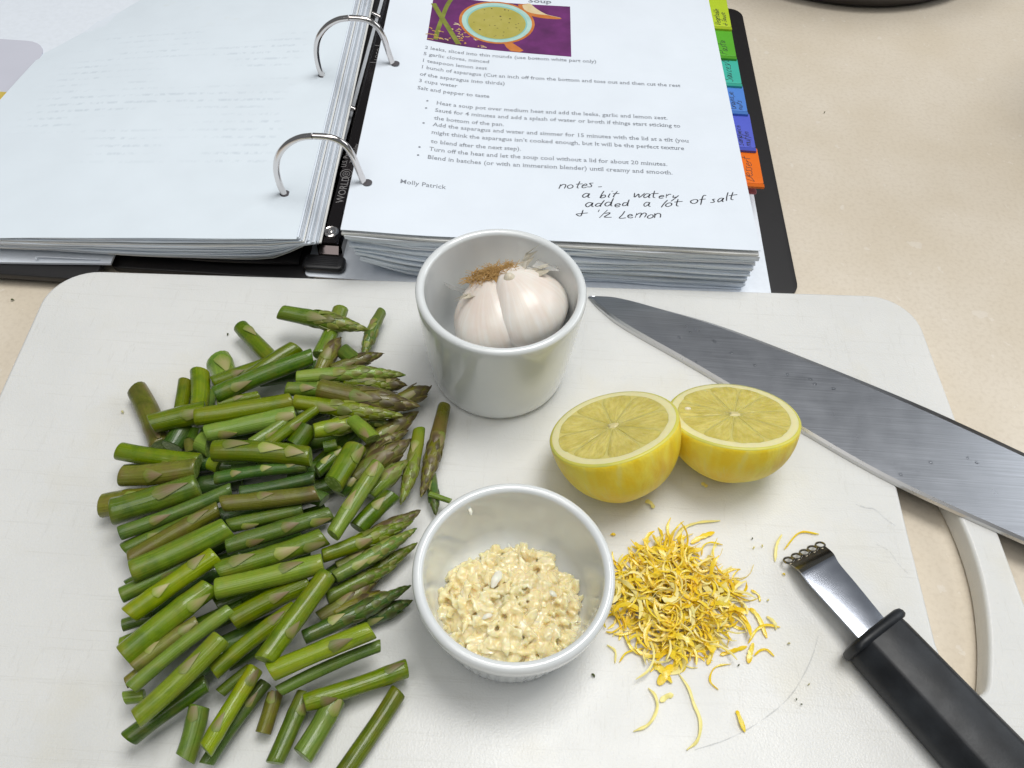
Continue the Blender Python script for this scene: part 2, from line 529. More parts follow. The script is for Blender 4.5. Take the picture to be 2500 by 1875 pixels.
def m_garlic(name, a, b, c3, alpha=None):
    n = Nodes(name)
    st = n.noise(1.0, 4, 0.6, coord='UV', stretch=(26, 1.0, 1))
    c = n.mix(n.ramp(st, [(0.32, 0.0), (0.68, 1.0)]), a, b)
    c = n.mix(n.ramp(n.noise(45, 3), [(0.40, 0.0), (0.66, 0.7)]), c, c3)
    n.bump(st, 0.22, 0.0005)
    return n.set(col=c, rough=0.30, spec=0.5, sss=0.25, sss_r=(1, 0.7, 0.5), sss_scale=0.003, alpha=alpha)
M['garlic'] = m_garlic("garlic_skin", (0.78, 0.72, 0.64), (0.86, 0.84, 0.80), (0.77, 0.64, 0.56))
M['garlic_flap'] = m_garlic("garlic_paper", (0.70, 0.64, 0.50), (0.78, 0.75, 0.66), (0.62, 0.52, 0.34), alpha=0.82)
M['garlic_film'] = m_garlic("garlic_film", (0.76, 0.76, 0.74), (0.80, 0.80, 0.78), (0.72, 0.70, 0.66), alpha=0.35)
M['root'] = plain("garlic_root", (0.50, 0.31, 0.11), 0.7)
def m_minced():
    n = Nodes("minced_garlic")
    c = n.mix(n.ramp(n.noise(160, 3), [(0.35, 0.0), (0.68, 1.0)]), (0.82, 0.69, 0.37), (0.86, 0.78, 0.52))
    c = n.mix(n.ramp(n.noise(260, 3, offset=(0.1, 0.4, 0.2)), [(0.56, 0.0), (0.72, 0.75)]), c, (0.82, 0.78, 0.60))
    n.bump(n.noise(420, 2), 0.12, 0.0006)
    return n.set(col=c, rough=0.16, spec=0.5, coat=0.5, coat_rough=0.08, sss=0.7, sss_r=(1, 0.75, 0.35), sss_scale=0.004)
M['minced'] = m_minced()
M['flake'] = plain("white_garlic_flake", (0.80, 0.78, 0.66), 0.3, sss=0.3, sss_scale=0.003)
def m_zest():
    n = Nodes("lemon_zest")
    c = n.mix(n.ramp(n.noise(150, 3), [(0.35, 0.0), (0.66, 1.0)]), (0.92, 0.565, 0.010), (0.93, 0.69, 0.05))
    c = n.mix(n.ramp(n.noise(330, 3), [(0.52, 0.0), (0.72, 0.8)]), c, (0.80, 0.66, 0.16))
    n.bump(n.noise(700, 3), 0.45, 0.0005)
    return n.set(col=c, rough=0.34, spec=0.45, sss=0.3, sss_r=(1, 0.6, 0.08), sss_scale=0.002, coat=0.4, coat_rough=0.12)
M['zest'] = m_zest()
M['zest_pale'] = plain("pale_lemon_zest", (0.90, 0.78, 0.28), 0.4, sss=0.2, sss_scale=0.002)
M['crumb_green'] = plain("green_crumb", (0.07, 0.09, 0.025), 0.5)
M['crumb_pale'] = plain("pale_crumb", (0.62, 0.58, 0.30), 0.4)
def m_water():
    # thin wet film: clear, with a mirror-like skin that strengthens at glancing angles
    n = Nodes("water")
    tr, gl, mx, fr = [n.t.nodes.new(k) for k in ("ShaderNodeBsdfTransparent", "ShaderNodeBsdfGlossy", "ShaderNodeMixShader", "ShaderNodeFresnel")]
    fr.inputs['IOR'].default_value = 1.36
    gl.inputs['Roughness'].default_value = 0.04
    tr.inputs[0].default_value = (0.93, 0.94, 0.95, 1)
    n.link(fr.outputs[0], mx.inputs[0]); n.link(tr.outputs[0], mx.inputs[1]); n.link(gl.outputs[0], mx.inputs[2])
    n.link(mx.outputs[0], n.t.nodes["Material Output"].inputs[0])
    return n.m
M['water'] = m_water()
def vinyl_col(name, col):
    n = Nodes(name)
    c = n.mix(n.ramp(n.noise(60, 3), [(0.4, 0.0), (0.7, 0.25)]), col, tuple(x * 0.75 for x in col))
    return n.set(col=c, rough=0.35, spec=0.45)
# ------------------------------------------------------------------ setting
solo("countertop", box(-150, 150, -40, 160, -3, 0), M['counter'], None, None, (0, 0, 0), kind="structure", smooth=False)

# ------------------------------------------------------------------ cutting board, 18 by 12 inches, with a grip slot
BZ = 1.2
b_ang = math.radians(2.73)
bx, by = Vector((math.cos(b_ang), math.sin(b_ang))), Vector((-math.sin(b_ang), math.cos(b_ang)))
b_corner = Vector((21.15, 32.55))
def board_pt(u, w):
    p = b_corner + bx * u + by * w
    return (p.x, p.y)
outer = [board_pt(*p) for p in rounded_rect(-45.5, 0, -30.6, 0, 2.4, 10)]
slot_key = [(17.78, 13.2), (18.0, 11.9), (18.6, 11.25), (19.3, 11.45), (19.75, 12.6), (20.12, 14.0), (20.38, 15.6), (20.45, 17.0), (20.35, 18.6), (20.0, 20.4), (19.6, 21.9), (19.0, 22.7), (18.2, 22.5), (17.85, 21.4), (17.78, 19.0), (17.78, 16.0)]
sl = catmull([(x, y, 0) for x, y in slot_key + slot_key[:1]], 4)[:-1]
inner = [(p.x, p.y) for p in sl]                                     # counter-clockwise
def build_board():
    bm = bmesh.new()
    def wall(poly, sign):
        loops = []
        r = 0.16
        for z, d in [(0.02, r), (0.02 + 0.3 * r, 0.3 * r), (0.02 + r, 0), (BZ - r, 0), (BZ - 0.5 * r, 0.13 * r), (BZ - 0.13 * r, 0.5 * r), (BZ, r)]:
            loops.append([bm.verts.new((x * CM, y * CM, z * CM)) for x, y in offset_poly(poly, sign * d)])
        n = len(poly)
        for a, b in zip(loops, loops[1:]):
            for j in range(n):
                k = (j + 1) % n
                f = bm.faces.new((a[j], a[k], b[k], b[j]) if sign > 0 else (a[k], a[j], b[j], b[k]))
                f.smooth = True
        return loops
    lo, li = wall(outer, 1), wall(inner, -1)
    for idx in (0, -1):
        es = []
        for lp in (lo[idx], li[idx]):
            for j in range(len(lp)):
                e = bm.edges.get((lp[j], lp[(j + 1) % len(lp)]))
                es.append(e)
        res = bmesh.ops.triangle_fill(bm, use_beauty=True, use_dissolve=False, edges=es)
        for f in res['geom']:
            if isinstance(f, bmesh.types.BMFace): f.smooth = False
    bmesh.ops.recalc_face_normals(bm, faces=bm.faces)
    me = bpy.data.meshes.new("cutting_board")
    bm.to_mesh(me)
    bm.free()
    me.materials.append(M['board'])
    o = bpy.data.objects.new("cutting_board", me)
    COL.objects.link(o)
    return tag(o, "white plastic cutting board with a grip slot at its right side", "cutting board")
build_board()

# ------------------------------------------------------------------ ring binder
binder = thing("ring_binder", "open black ring binder lying behind the cutting board", "binder", (-10.4, 45, 0))
part("right_cover", prism(rounded_rect(-11.0, 15.47, 32.75, 62.3, 1.0), 0.03, 0.40, 0.08), M['vinyl'], binder)
part("left_cover", prism(rounded_rect(-50.0, -22.3, 30.15, 62.3, 0.8), 0.45, 0.85, 0.08), M['vinyl'], binder)
part("spine", prism(rounded_rect(-22.1, -11.2, 31.55, 62.3, 0.4), 0.03, 0.42, 0.08), M['vinyl'], binder)
part("right_pocket", prism(rounded_rect(-11.6, 13.85, 31.75, 61.5, 0.3), 0.425, 0.50, 0.02), M['pocket'], binder)
def left_pocket(u, v):
    return (-46 + 24.3 * u, 31.16 - 1.6 * (1 - u) * min(1, u + 0.3) + 29 * v, 1.12 + 0.08 * math.sin(5 * u + 1))
part("left_pocket", grid_slab(left_pocket, 24, 4, 0.13), M['pocket'], binder)
part("pocket_weld", tube(catmull([(-25.5, 30.98, 1.2), (-25.6, 31.12, 1.22), (-25.2, 31.2, 1.22), (-23.4, 31.26, 1.2), (-22.3, 31.3, 1.2)], 5), 0.035, 6), M['pocket'], binder)
def flap(u, v):
    b = math.sin(math.pi * u)
    return (-21.2 + 9.2 * u, 31.95 + 0.45 * (1 - b) + 3.5 * v, 0.62 + 0.55 * math.sin(math.pi * min(1, v + 0.25)) * (0.35 + 0.65 * b))
part("hinge_flap", grid_slab(flap, 20, 6, 0.1), M['vinyl'], binder)

# rings and their rail
rail_prof = [(-11.10, 0.45), (-9.75, 0.45), (-9.75, 1.25), (-9.9, 1.5), (-10.1, 1.58), (-10.75, 1.58), (-10.95, 1.5), (-11.10, 1.25)]
rail = part("ring_rail", loft([[(x, y, z) for x, z in rail_prof] for y in (33.3, 34.0, 60.0)]), M['rail'], binder, smooth=False)
part("rivet", revolve([(0.01, 1.58), (0.42, 1.585), (0.42, 1.66), (0.36, 1.70), (0.27, 1.655), (0.20, 1.66), (0.17, 1.70), (0.10, 1.68), (0.03, 1.72), (0.003, 1.72)], 24, (-10.42, 34.1, 0)), M['chrome'], rail)
part("lever_arm", loft([[(-10.42 + s * w, y, z) for s, z in ((-1, z0), (1, z0), (1, z1), (-1, z1))] for w, y, z0, z1 in ((0.5, 33.8, 0.7, 1.4), (0.52, 33.3, 0.8, 1.35), (0.55, 32.9, 0.75, 1.1))]), M['rail'], rail, smooth=False)
lever_out = [(x, y) for x, y in rounded_rect(-11.75, -9.45, 31.95, 33.0, 0.35)]
part("lever", prism(lever_out, 0.52, 1.0, 0.16), M['plastic'], rail)
part("lever_ridges", join(*[box(-11.2, -9.8, 32.15 + 0.14 * k, 32.20 + 0.14 * k, 0.98, 1.02) for k in range(5)]), M['plastic'], rail, smooth=False)
ring_xz = [(-10.75, 1.0), (-12.0, 1.6), (-12.6, 2.5), (-12.80, 3.3), (-12.96, 4.1), (-12.95, 5.1), (-12.67, 6.0), (-12.1, 6.72), (-11.42, 7.16), (-10.75, 7.33)]
ring_xz2 = [(-10.71, 7.33), (-10.0, 7.33), (-9.50, 7.18), (-9.10, 6.82), (-8.83, 6.2), (-8.65, 5.45), (-8.42, 4.5), (-8.25, 3.8), (-8.3, 2.8), (-8.8, 1.9), (-9.95, 1.15)]
for y in (34.85, 45.75, 56.6):
    part("ring_half", tube(catmull([(x, y, z) for x, z in ring_xz], 5), 0.17, 14), M['chrome'], binder)
    part("ring_half", tube(catmull([(x, y, z) for x, z in ring_xz2], 5), 0.17, 14), M['chrome'], binder)

# ------------------------------------------------------------------ the two stacks of sheets
PG_O, PG_A = Vector((-9.3376, 31.7871)), 0.0243415
def page_top(q): return 4.0 + 0.62 * math.exp(-(max(q, 0) / 4.2) ** 2)
def page_xy(q, v):
    return (PG_O.x + q * math.cos(PG_A) - v * math.sin(PG_A), PG_O.y + q * math.sin(PG_A) + v * math.cos(PG_A))
def page_bottom(q): return 1.45 * math.exp(-(q / 3.0) ** 2) + 0.62
def right_sheet(i, N, r):
    t = i / N
    dx, dv = (r.uniform(-0.10, 0.13), r.uniform(-0.15, 0.12)) if i else (0, 0)
    ph, am = r.uniform(0, 6), r.uniform(0.015, 0.06) if i else 0.0
    def fn(u, v):
        q0 = 0.30 + 0.75 * t + dx
        q = q0 + (21.6 + dx - q0) * u
        low = -0.62 * math.exp(-(q / 5.5) ** 2)
        w = low + (0.55 * t + dv) + (27.9 - low) * v + am * math.sin(3 * u * 6.3 + ph) * (1 - v)
        z = page_top(q) * (1 - t) + page_bottom(q) * t + am * math.sin(u * 9 + ph)
        z += -0.10 * t * max(0, u - 0.9) * 10 * (1 - v) * 0.5
        return (*page_xy(q, w), z)
    return fn
R_N = 27
SHEET_WORD = {'white_paper': 'white', 'greyish_paper': 'greyish', 'creamy_paper': 'cream coloured', 'pale_green_paper': 'pale green'}
rr = random.Random(3)
sheet_r = solo("recipe_sheet", grid_slab(right_sheet(0, R_N, rr), 40, 10, 0.03), M['paper'], "printed recipe sheet with handwritten notes, top of the right stack", "recipe sheet", (0, 45, 4))
for i in range(1, R_N + 1):
    m = M[rr.choice(['paper', 'paper', 'paper', 'paper', 'paper', 'paper', 'paper_grey', 'paper_cream', 'paper_grey' if i < 20 else 'paper_green'])]
    solo("paper_sheet", grid_slab(right_sheet(i, R_N, rr), 26, 4, rr.choice([0.09, 0.105, 0.115, 0.12])), m, SHEET_WORD[m.name] + " sheet in the thick stack under the printed recipe sheet", "paper sheet", (0, 45, 3), "sheets under the recipe sheet")

def left_xyz(dx, w, t):
    k = 1 + 0.8 * (max(0, w) / 22) ** 2
    top = 3.5 - 0.05 * dx * k - 0.001 * dx * dx * k
    low = 1.05 + 0.75 * math.exp(-(max(0, dx) / 1.1) ** 2) + 0.035 * dx
    z = max(0.70, top) * (1 - t) + min(low, max(0.8, top - 0.3)) * t
    a = 0.035
    return (-11.47 - dx * math.cos(a) * (1 - 0.0031 * max(0, w) * max(0, min(1, dx / 8))) - w * math.sin(a), 31.43 - dx * math.sin(0.02) + w * math.cos(a), z)
L_N = 22
def left_sheet(i, N, r):
    t = i / N
    sx, sv = (r.uniform(-0.08, 0.08), r.uniform(-0.12, 0.12)) if i else (0, 0)
    ph, am = r.uniform(0, 6), r.uniform(0.015, 0.045) if i else 0.012
    def fn(u, v):
        dx = 21.6 * u + sx * 0.6 - 0.75 * t * (1 - u)
        w = 1.15 * t * math.exp(-dx / 4.5) + 0.25 * t + sv + 27.6 * v + am * math.sin(u * 19 + ph) * (1 - v)
        x, y, z = left_xyz(dx, w, t)
        return (x, y, z + am * math.sin(u * 11 + ph))
    return fn
def quad_uv(nu, nv):
    g = [(i / nu, j / nv) for i in range(nu + 1) for j in range(nv + 1)]
    return g + g
solo("facing_sheet", grid_slab(left_sheet(0, L_N, rr), 40, 12, 0.03), M['paper_left'], "blank white sheet, top of the left stack, print showing faintly through", "paper sheet", (-22, 45, 3), uvs=quad_uv(40, 12))
for i in range(1, L_N + 1):
    m = M[rr.choice(['paper', 'paper', 'paper', 'paper_grey', 'paper_cream'])]
    solo("paper_sheet", grid_slab(left_sheet(i, L_N, rr), 26, 4, rr.choice([0.05, 0.06, 0.075, 0.08])), m, SHEET_WORD[m.name] + " sheet in the left stack under the blank top sheet", "paper sheet", (-22, 45, 2), "sheets under the blank left sheet")
# punched holes: flat dark discs round the rings, the shade inside each hole painted on
def disc(c, r, n=18, fn=None):
    V = [(c[0], c[1], fn(c[0], c[1]) if fn else c[2])]
    for j in range(n):
        a = 2 * math.pi * j / n
        x, y = c[0] + r * math.cos(a), c[1] + r * math.sin(a)
        V.append((x, y, fn(x, y) if fn else c[2]))
    return V, [(0, 1 + j, 1 + (j + 1) % n) for j in range(n)]
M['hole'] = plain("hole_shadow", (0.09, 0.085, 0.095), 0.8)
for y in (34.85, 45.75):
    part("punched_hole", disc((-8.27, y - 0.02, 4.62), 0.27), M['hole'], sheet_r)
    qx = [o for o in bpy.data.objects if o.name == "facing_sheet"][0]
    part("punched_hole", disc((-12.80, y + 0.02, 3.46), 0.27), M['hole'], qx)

# things at the far left beside the stack
solo("lilac_sheet", prism(rounded_rect(-52, -32.35, 30, 50.9, 1.6), 1.10, 1.14), M['lilac'], "greyish lilac sheet with a rounded corner at the far left", "plastic sheet", (-40, 42, 1.3), smooth=False)
solo("under_sheet", box(-54, -30.4, 36, 62, 0.62, 0.66), M['paper_grey'], "pale sheet lying under the lilac one at the upper left", "paper sheet", (-40, 50, 1.2), smooth=False)
solo("index_tab", prism(rounded_rect(-34.4, -32.6, 43.6, 45.0, 0.15), 1.20, 1.30, 0.03), plain("yellow_tab", (0.62, 0.47, 0.10), 0.4), "small yellow tab peeking out at the left edge of the photo", "tab", (-33.5, 44.4, 1.4))

# ------------------------------------------------------------------ lettering
def font_mesh(s, serif=True, bold=0.0):
    cu = bpy.data.curves.new("line", 'FONT')
    cu.body = s
    cu.size = 1.0
    cu.resolution_u = 2
    cu.offset = bold
    ob = bpy.data.objects.new("line", cu)
    COL.objects.link(ob)
    dg = bpy.context.evaluated_depsgraph_get()
    me = bpy.data.meshes.new_from_object(ob.evaluated_get(dg))
    V = [(v.co.x, v.co.y) for v in me.vertices]
    F = [tuple(p.vertices) for p in me.polygons]
    if serif:
        cnt = {}
        for f in F:
            for a, b in zip(f, f[1:] + f[:1]):
                cnt[(min(a, b), max(a, b))] = cnt.get((min(a, b), max(a, b)), 0) + 1
        for (a, b), c in cnt.items():
            if c == 1 and abs(V[a][1] - V[b][1]) < 0.004 and 0.04 < abs(V[a][0] - V[b][0]) < 0.17:
                x0, x1, y = min(V[a][0], V[b][0]) - 0.04, max(V[a][0], V[b][0]) + 0.04, V[a][1]
                d = 0.035 if y < 0.3 else -0.035
                n = len(V)
                V += [(x0, y), (x1, y), (x1, y + d), (x0, y + d)]
                F.append((n, n + 1, n + 2, n + 3) if d > 0 else (n + 3, n + 2, n + 1, n))
    bpy.data.objects.remove(ob)
    bpy.data.curves.remove(cu)
    bpy.data.meshes.remove(me)
    return V, F

def text_line(s, q0, q1, v, size, parent, mat, name="text_line", bold=0.0):
    V, F = font_mesh(s, not s.startswith("M"), bold)
    w = max(p[0] for p in V) - min(p[0] for p in V)
    x0 = min(p[0] for p in V)
    out = []
    for x, y in V:
        q = q0 + (x - x0) / w * (q1 - q0)
        X, Y = page_xy(q, v + y * size)
        out.append((X, Y, page_top(q) + 0.012))
    return part(name, (out, F), mat, parent, smooth=False)

LINES = [("2 leeks, sliced into thin rounds (use bottom white part only)", 2.99, 13.65, 16.02),
 ("5 garlic cloves, minced", 2.97, 7.01, 15.33), ("1 teaspoon lemon zest", 2.98, 6.9, 14.61),
 ("1 bunch of asparagus (Cut an inch off from the bottom and toss out and then cut the rest", 2.98, 18.74, 13.92),
 ("of the asparagus into thirds)", 2.94, 8.03, 13.17), ("3 cups water", 2.95, 5.23, 12.50), ("Salt and pepper to taste", 2.93, 7.17, 11.78),
 ("Heat a soup pot over medium heat and add the leeks, garlic and lemon zest.", 4.14, 17.67, 10.60),
 ("Saut\u00e9 for 4 minutes and add a splash of water or broth if things start sticking to", 4.12, 18.37, 9.90),
 ("the bottom of the pan.", 4.10, 8.12, 9.17), ("Add the asparagus and water and simmer for 15 minutes with the lid at a tilt (you", 4.08, 18.73, 8.56),
 ("might think the asparagus isn\u2019t cooked enough, but It will be the perfect texture", 4.08, 18.40, 7.85),
 ("to blend after the next step).", 4.10, 9.15, 7.05), ("Turn off the heat and let the soup cool without a lid for about 20 minutes.", 4.08, 17.32, 6.37),
 ("Blend in batches (or with an immersion blender) until creamy and smooth.", 4.07, 17.55, 5.66), ("Molly Patrick", 2.83, 5.23, 3.36)]
for s, a, b, v in LINES:
    text_line(s, a, b, v, 0.47, sheet_r, M['ink'], bold=0.004)
text_line("Soup", 9.3, 10.85, 22.72, 0.62, sheet_r, M['ink'], "heading", bold=0.02)
for q, v in [(3.6, 10.92), (3.59, 10.23), (3.57, 8.82), (3.54, 6.66), (3.53, 5.96)]:
    x, y = page_xy(q, v - 0.12)
    part("bullet", disc((x, y, page_top(q) + 0.012), 0.07, 10), M['ink'], sheet_r)

# the printed picture: flat shapes laid on the paper
def flat(pts, lift):
    V = [(*page_xy(q, v), page_top(q) + lift) for q, v in pts]
    return V, [tuple(range(len(V)))]
def oval(c, rx, ry, lift, n=40, rot=0.0):
    P = [(c[0] + rx * math.cos(t) * math.cos(rot) - ry * math.sin(t) * math.sin(rot), c[1] + rx * math.cos(t) * math.sin(rot) + ry * math.sin(t) * math.cos(rot)) for t in [2 * math.pi * k / n for k in range(n)]]
    V, F = [], []
    for s in (1.0, 0.85, 0.7, 0.55, 0.4, 0.25, 0.1):
        for q, v in P:
            qq, vv = c[0] + (q - c[0]) * s, c[1] + (v - c[1]) * s
            V.append((*page_xy(qq, vv), page_top(qq) + lift))
    for k in range(6):
        for j in range(n):
            F.append((k * n + j, k * n + (j + 1) % n, (k + 1) * n + (j + 1) % n, (k + 1) * n + j))
    F.append(tuple(range(6 * n, 7 * n)))
    return V, F
def print_mat(name, a, b, scale=120):
    n = Nodes(name)
    return n.set(col=n.mix(n.ramp(n.noise(scale, 4), [(0.35, 0.0), (0.68, 1.0)]), a, b), rough=0.6, spec=0.25)
photo_V, photo_F, photo_I = [], [], []
photo_M = [print_mat("print_purple", (0.17, 0.035, 0.17), (0.085, 0.022, 0.085), 45), print_mat("print_orange", (0.60, 0.22, 0.06), (0.50, 0.15, 0.03)), print_mat("print_teal", (0.45, 0.66, 0.60), (0.36, 0.58, 0.54)),
           print_mat("print_soup", (0.40, 0.36, 0.075), (0.46, 0.41, 0.11), 90), print_mat("print_dark", (0.03, 0.02, 0.03), (0.06, 0.03, 0.04)), print_mat("print_stalk", (0.24, 0.27, 0.05), (0.15, 0.17, 0.03)),
           print_mat("print_lemon", (0.66, 0.52, 0.27), (0.72, 0.62, 0.42)), print_mat("print_zest", (0.58, 0.30, 0.05), (0.55, 0.40, 0.14)), print_mat("print_aqua", (0.24, 0.50, 0.47), (0.30, 0.56, 0.52))]
def add_print(VF, mi):
    n = len(photo_V)
    photo_V.extend(VF[0])
    for f in VF[1]:
        photo_F.append(tuple(i + n for i in f)); photo_I.append(mi)
gx = [3.02 + (12.1 - 3.02) * k / 12 for k in range(13)]
gv = [17.0 + (16.56 - 17.0) * k / 12 for k in range(13)]
rectV = [(*page_xy(q, v), page_top(q) + 0.010) for q, v in zip(gx, gv)] + [(*page_xy(q, 22.45), page_top(q) + 0.010) for q in gx]
add_print((rectV, [(k, k + 1, k + 14, k + 13) for k in range(12)]), 0)
cc = (7.3, 20.0)
add_print(flat([(7.7, 17.95), (8.35, 17.75), (8.85, 17.25), (9.1, 16.95), (8.85, 16.75), (8.3, 16.8), (8.0, 17.2)], 0.016), 1)
add_print(oval(cc, 2.46, 2.5, 0.020), 1)
add_print(oval(cc, 2.28, 2.33, 0.024), 2)
add_print(oval((7.3, 19.98), 1.98, 2.02, 0.028), 8)
add_print(oval((7.3, 19.93), 1.88, 1.90, 0.032), 3)
pr = random.Random(5)
for k in range(26):
    a, r = pr.uniform(0, 6.28), 1.7 * math.sqrt(pr.random())
    add_print(oval((7.3 + r * math.cos(a), 19.95 + r * math.sin(a)), pr.uniform(0.02, 0.075), pr.uniform(0.02, 0.06), 0.036, 7), 4)
def strip(pts, w, lift, mi):
    P = catmull([(q, v, 0) for q, v in pts], 6)
    L, R = [], []
    for i, p in enumerate(P):
        t = (P[min(i + 1, len(P) - 1)] - P[max(i - 1, 0)]).normalized()
        ww = w(i / (len(P) - 1)) if callable(w) else w
        L.append((p.x - t.y * ww, p.y + t.x * ww)); R.append((p.x + t.y * ww, p.y - t.x * ww))
    V = [(*page_xy(q, v), page_top(q) + lift) for q, v in L + R]
    n = len(L)
    add_print((V, [(i, n + i, n + i + 1, i + 1) for i in range(n - 1)]), mi)
strip([(4.25, 22.45), (3.95, 21.2), (3.75, 19.6), (3.6, 18.2), (3.55, 17.2)], 0.14, 0.014, 5)
strip([(3.08, 21.3), (3.6, 20.1), (4.3, 18.6), (5.0, 17.05)], 0.17, 0.018, 5)
strip([(8.95, 22.43), (9.25, 21.6), (10.1, 21.1), (11.5, 20.9)], lambda t: 0.32 * (1 - t) ** 0.5 + 0.05, 0.014, 1)
strip([(9.15, 22.43), (9.5, 21.8), (10.3, 21.35), (11.45, 20.98)], lambda t: 0.36 * math.sin(math.pi * min(1, t + 0.25)) + 0.02, 0.018, 6)
for k in range(46):
    q, v = pr.choice([(pr.uniform(3.1, 4.4), pr.uniform(17.1, 18.4)), (pr.uniform(4.6, 7.0), pr.uniform(17.0, 18.0)), (pr.uniform(4.4, 5.3), pr.uniform(17.6, 19.3))])
    a, l = pr.uniform(0, 3), pr.uniform(0.08, 0.22)
    strip([(q, v), (q + l * math.cos(a), v + l * math.sin(a) * 0.5), (q + 2 * l * math.cos(a + 0.5), v + 2 * l * math.sin(a + 0.5) * 0.5)], 0.035, 0.015, pr.choice([7, 7, 6]))
photo_V = [p for p in photo_V]
part("printed_photo", (photo_V, photo_F), photo_M, sheet_r, label="printed colour picture of a mug of green soup", smooth=False, mat_idx=photo_I)

# handwriting: every letter a pen stroke, x-height 1
HAND = {
 'n': (0.9, [[(0, 1), (0.02, 0.5), (0, 0)], [(0, .55), (.3, 1), (.58, .8), (.6, 0)]]), 'o': (0.95, [[(.4, 1), (.05, .7), (.05, .25), (.35, 0), (.65, .3), (.65, .75), (.4, 1)]]),
 't': (0.8, [[(.3, 1.75), (.22, .3), (.45, .02)], [(-.05, 1.02), (.35, 1.08), (.75, 1.1)]]), 'e': (0.85, [[(.05, .5), (.6, .62), (.4, 1), (.08, .7), (.1, .2), (.38, 0), (.7, .2)]]),
 's': (0.75, [[(.6, .95), (.2, .88), (.45, .45), (.38, .06), (-.05, .08)]]), 'a': (0.95, [[(.62, .9), (.25, 1), (.02, .5), (.2, 0), (.5, .4), (.64, .95), (.6, .15), (.8, 0)]]),
 'b': (0.85, [[(.15, 1.9), (.06, 1), (.04, 0), (.12, .6), (.45, .8), (.62, .35), (.3, 0), (.05, .1)]]), 'i': (0.45, [[(.1, 1), (.08, .2), (.25, 0)], [(.16, 1.5), (.3, 1.56)]]),
 'w': (1.2, [[(0, 1), (.2, 0), (.48, .75), (.68, 0), (1.0, 1.02)]]), 'r': (0.65, [[(0, 1), (.05, 0)], [(.05, .55), (.28, .95), (.55, .92)]]),
 'y': (0.8, [[(0, 1), (.12, .35), (.5, .5)], [(.68, 1), (.45, .2), (.2, -.8)]]), 'd': (0.98, [[(.55, .85), (.2, .95), (.02, .4), (.25, 0), (.55, .4), (.7, 1.9)], [(.63, 1.0), (.62, .15), (.78, 0)]]),
 'l': (0.4, [[(.28, 1.95), (.12, 1), (.02, 0)]]), 'f': (0.8, [[(.75, 1.75), (.48, 1.85), (.3, 1.2), (.1, -.5)], [(0, .8), (.3, .86), (.65, .9)]]),
 'L': (0.85, [[(.4, 1.75), (.2, .9), (.0, .1), (.35, .02), (.72, .1)]]), 'm': (1.25, [[(0, 1), (0, 0)], [(0, .55), (.25, 1), (.45, .8), (.46, 0)], [(.46, .55), (.72, 1), (.95, .75), (.95, 0)]]),
 'c': (0.8, [[(.6, .85), (.3, 1), (.04, .55), (.2, .05), (.62, .15)]]), 'u': (0.9, [[(0, 1), (.05, .2), (.35, .02), (.6, .5)], [(.65, 1), (.62, .15), (.8, 0)]]),
 'g': (0.9, [[(.6, .9), (.25, 1), (.02, .5), (.3, .05), (.6, .5), (.62, 1), (.55, -.5), (.1, -.7)]]), 'h': (0.9, [[(.1, 1.9), (.02, 0)], [(.05, .55), (.35, .95), (.58, .7), (.6, 0)]]),
 'V': (1.0, [[(0, 1.7), (.3, 0), (.75, 1.7)]]), 'P': (0.95, [[(.1, 1.7), (0, 0)], [(.05, 1.65), (.6, 1.6), (.6, .95), (.05, .8)]]), 'S': (0.95, [[(.7, 1.6), (.2, 1.6), (.15, 1.1), (.6, .6), (.4, 0), (-.05, .15)]]),
 'G': (1.05, [[(.75, 1.5), (.35, 1.7), (.02, .9), (.3, 0), (.75, .3), (.75, .8), (.4, .8)]]), 'B': (1.0, [[(.05, 1.7), (0, 0)], [(.05, 1.65), (.55, 1.5), (.45, 1.0), (.1, .9), (.65, .7), (.6, .15), (0, 0)]]),
 'D': (1.1, [[(.05, 1.7), (0, 0)], [(.0, 1.68), (.65, 1.4), (.7, .5), (0, 0)]]), '/': (0.8, [[(.7, 1.8), (.3, .8), (0, -.1)]]), ',': (0.4, [[(.15, .15), (.05, -.3)]]),
 '-': (0.8, [[(.1, .6), (.35, .62), (.65, .62)]]), '+': (1.0, [[(.55, 1.25), (.42, 0), (0, .4), (.5, .5), (1.05, .55)]]),
 'H': (1.5, [[(.12, 1.7), (.06, 1.2)], [(.75, 1.65), (.35, -.1)], [(.62, .85), (1.0, 1.0), (1.05, .7), (.75, .05), (1.35, .0)]]),
 'v': (0.8, [[(0, 1), (.25, 0), (.6, 1)]]), ' ': (0.7, []),
}
def hand(text, xmap, h, w, slant=0.25, lift=0.012):
    """xmap(s, t) gives the world point for pen position s along the line and t above it."""
    V, F = [], []
    x = 0.0
    jr = random.Random(text + str(h))
    for ch in text:
        adv, strokes = HAND[ch]
        jy, js, jx, jk = jr.uniform(-0.13, 0.13), jr.uniform(0.82, 1.16), jr.uniform(-0.06, 0.06), jr.uniform(-0.12, 0.12)
        for st in strokes:
            P = catmull([(x + jx + px * js + (slant + jk) * py + jr.uniform(-0.03, 0.03), py * js + jy + jr.uniform(-0.03, 0.03), 0) for px, py in st], 5)
            n = len(V)
            for i, p in enumerate(P):
                t = (P[min(i + 1, len(P) - 1)] - P[max(i - 1, 0)]).normalized()
                ww = w * 0.5 * (1.0 if 0 < i < len(P) - 1 else 0.6) / h
                V.append(xmap((p.x - t.y * ww) * h, (p.y + t.x * ww) * h))
                V.append(xmap((p.x + t.y * ww) * h, (p.y - t.x * ww) * h))
            for i in range(len(P) - 1):
                a = n + 2 * i
                F.append((a, a + 1, a + 3, a + 2))
        x += adv
    return V, F
def hand_width(text): return sum(HAND[c][0] for c in text)
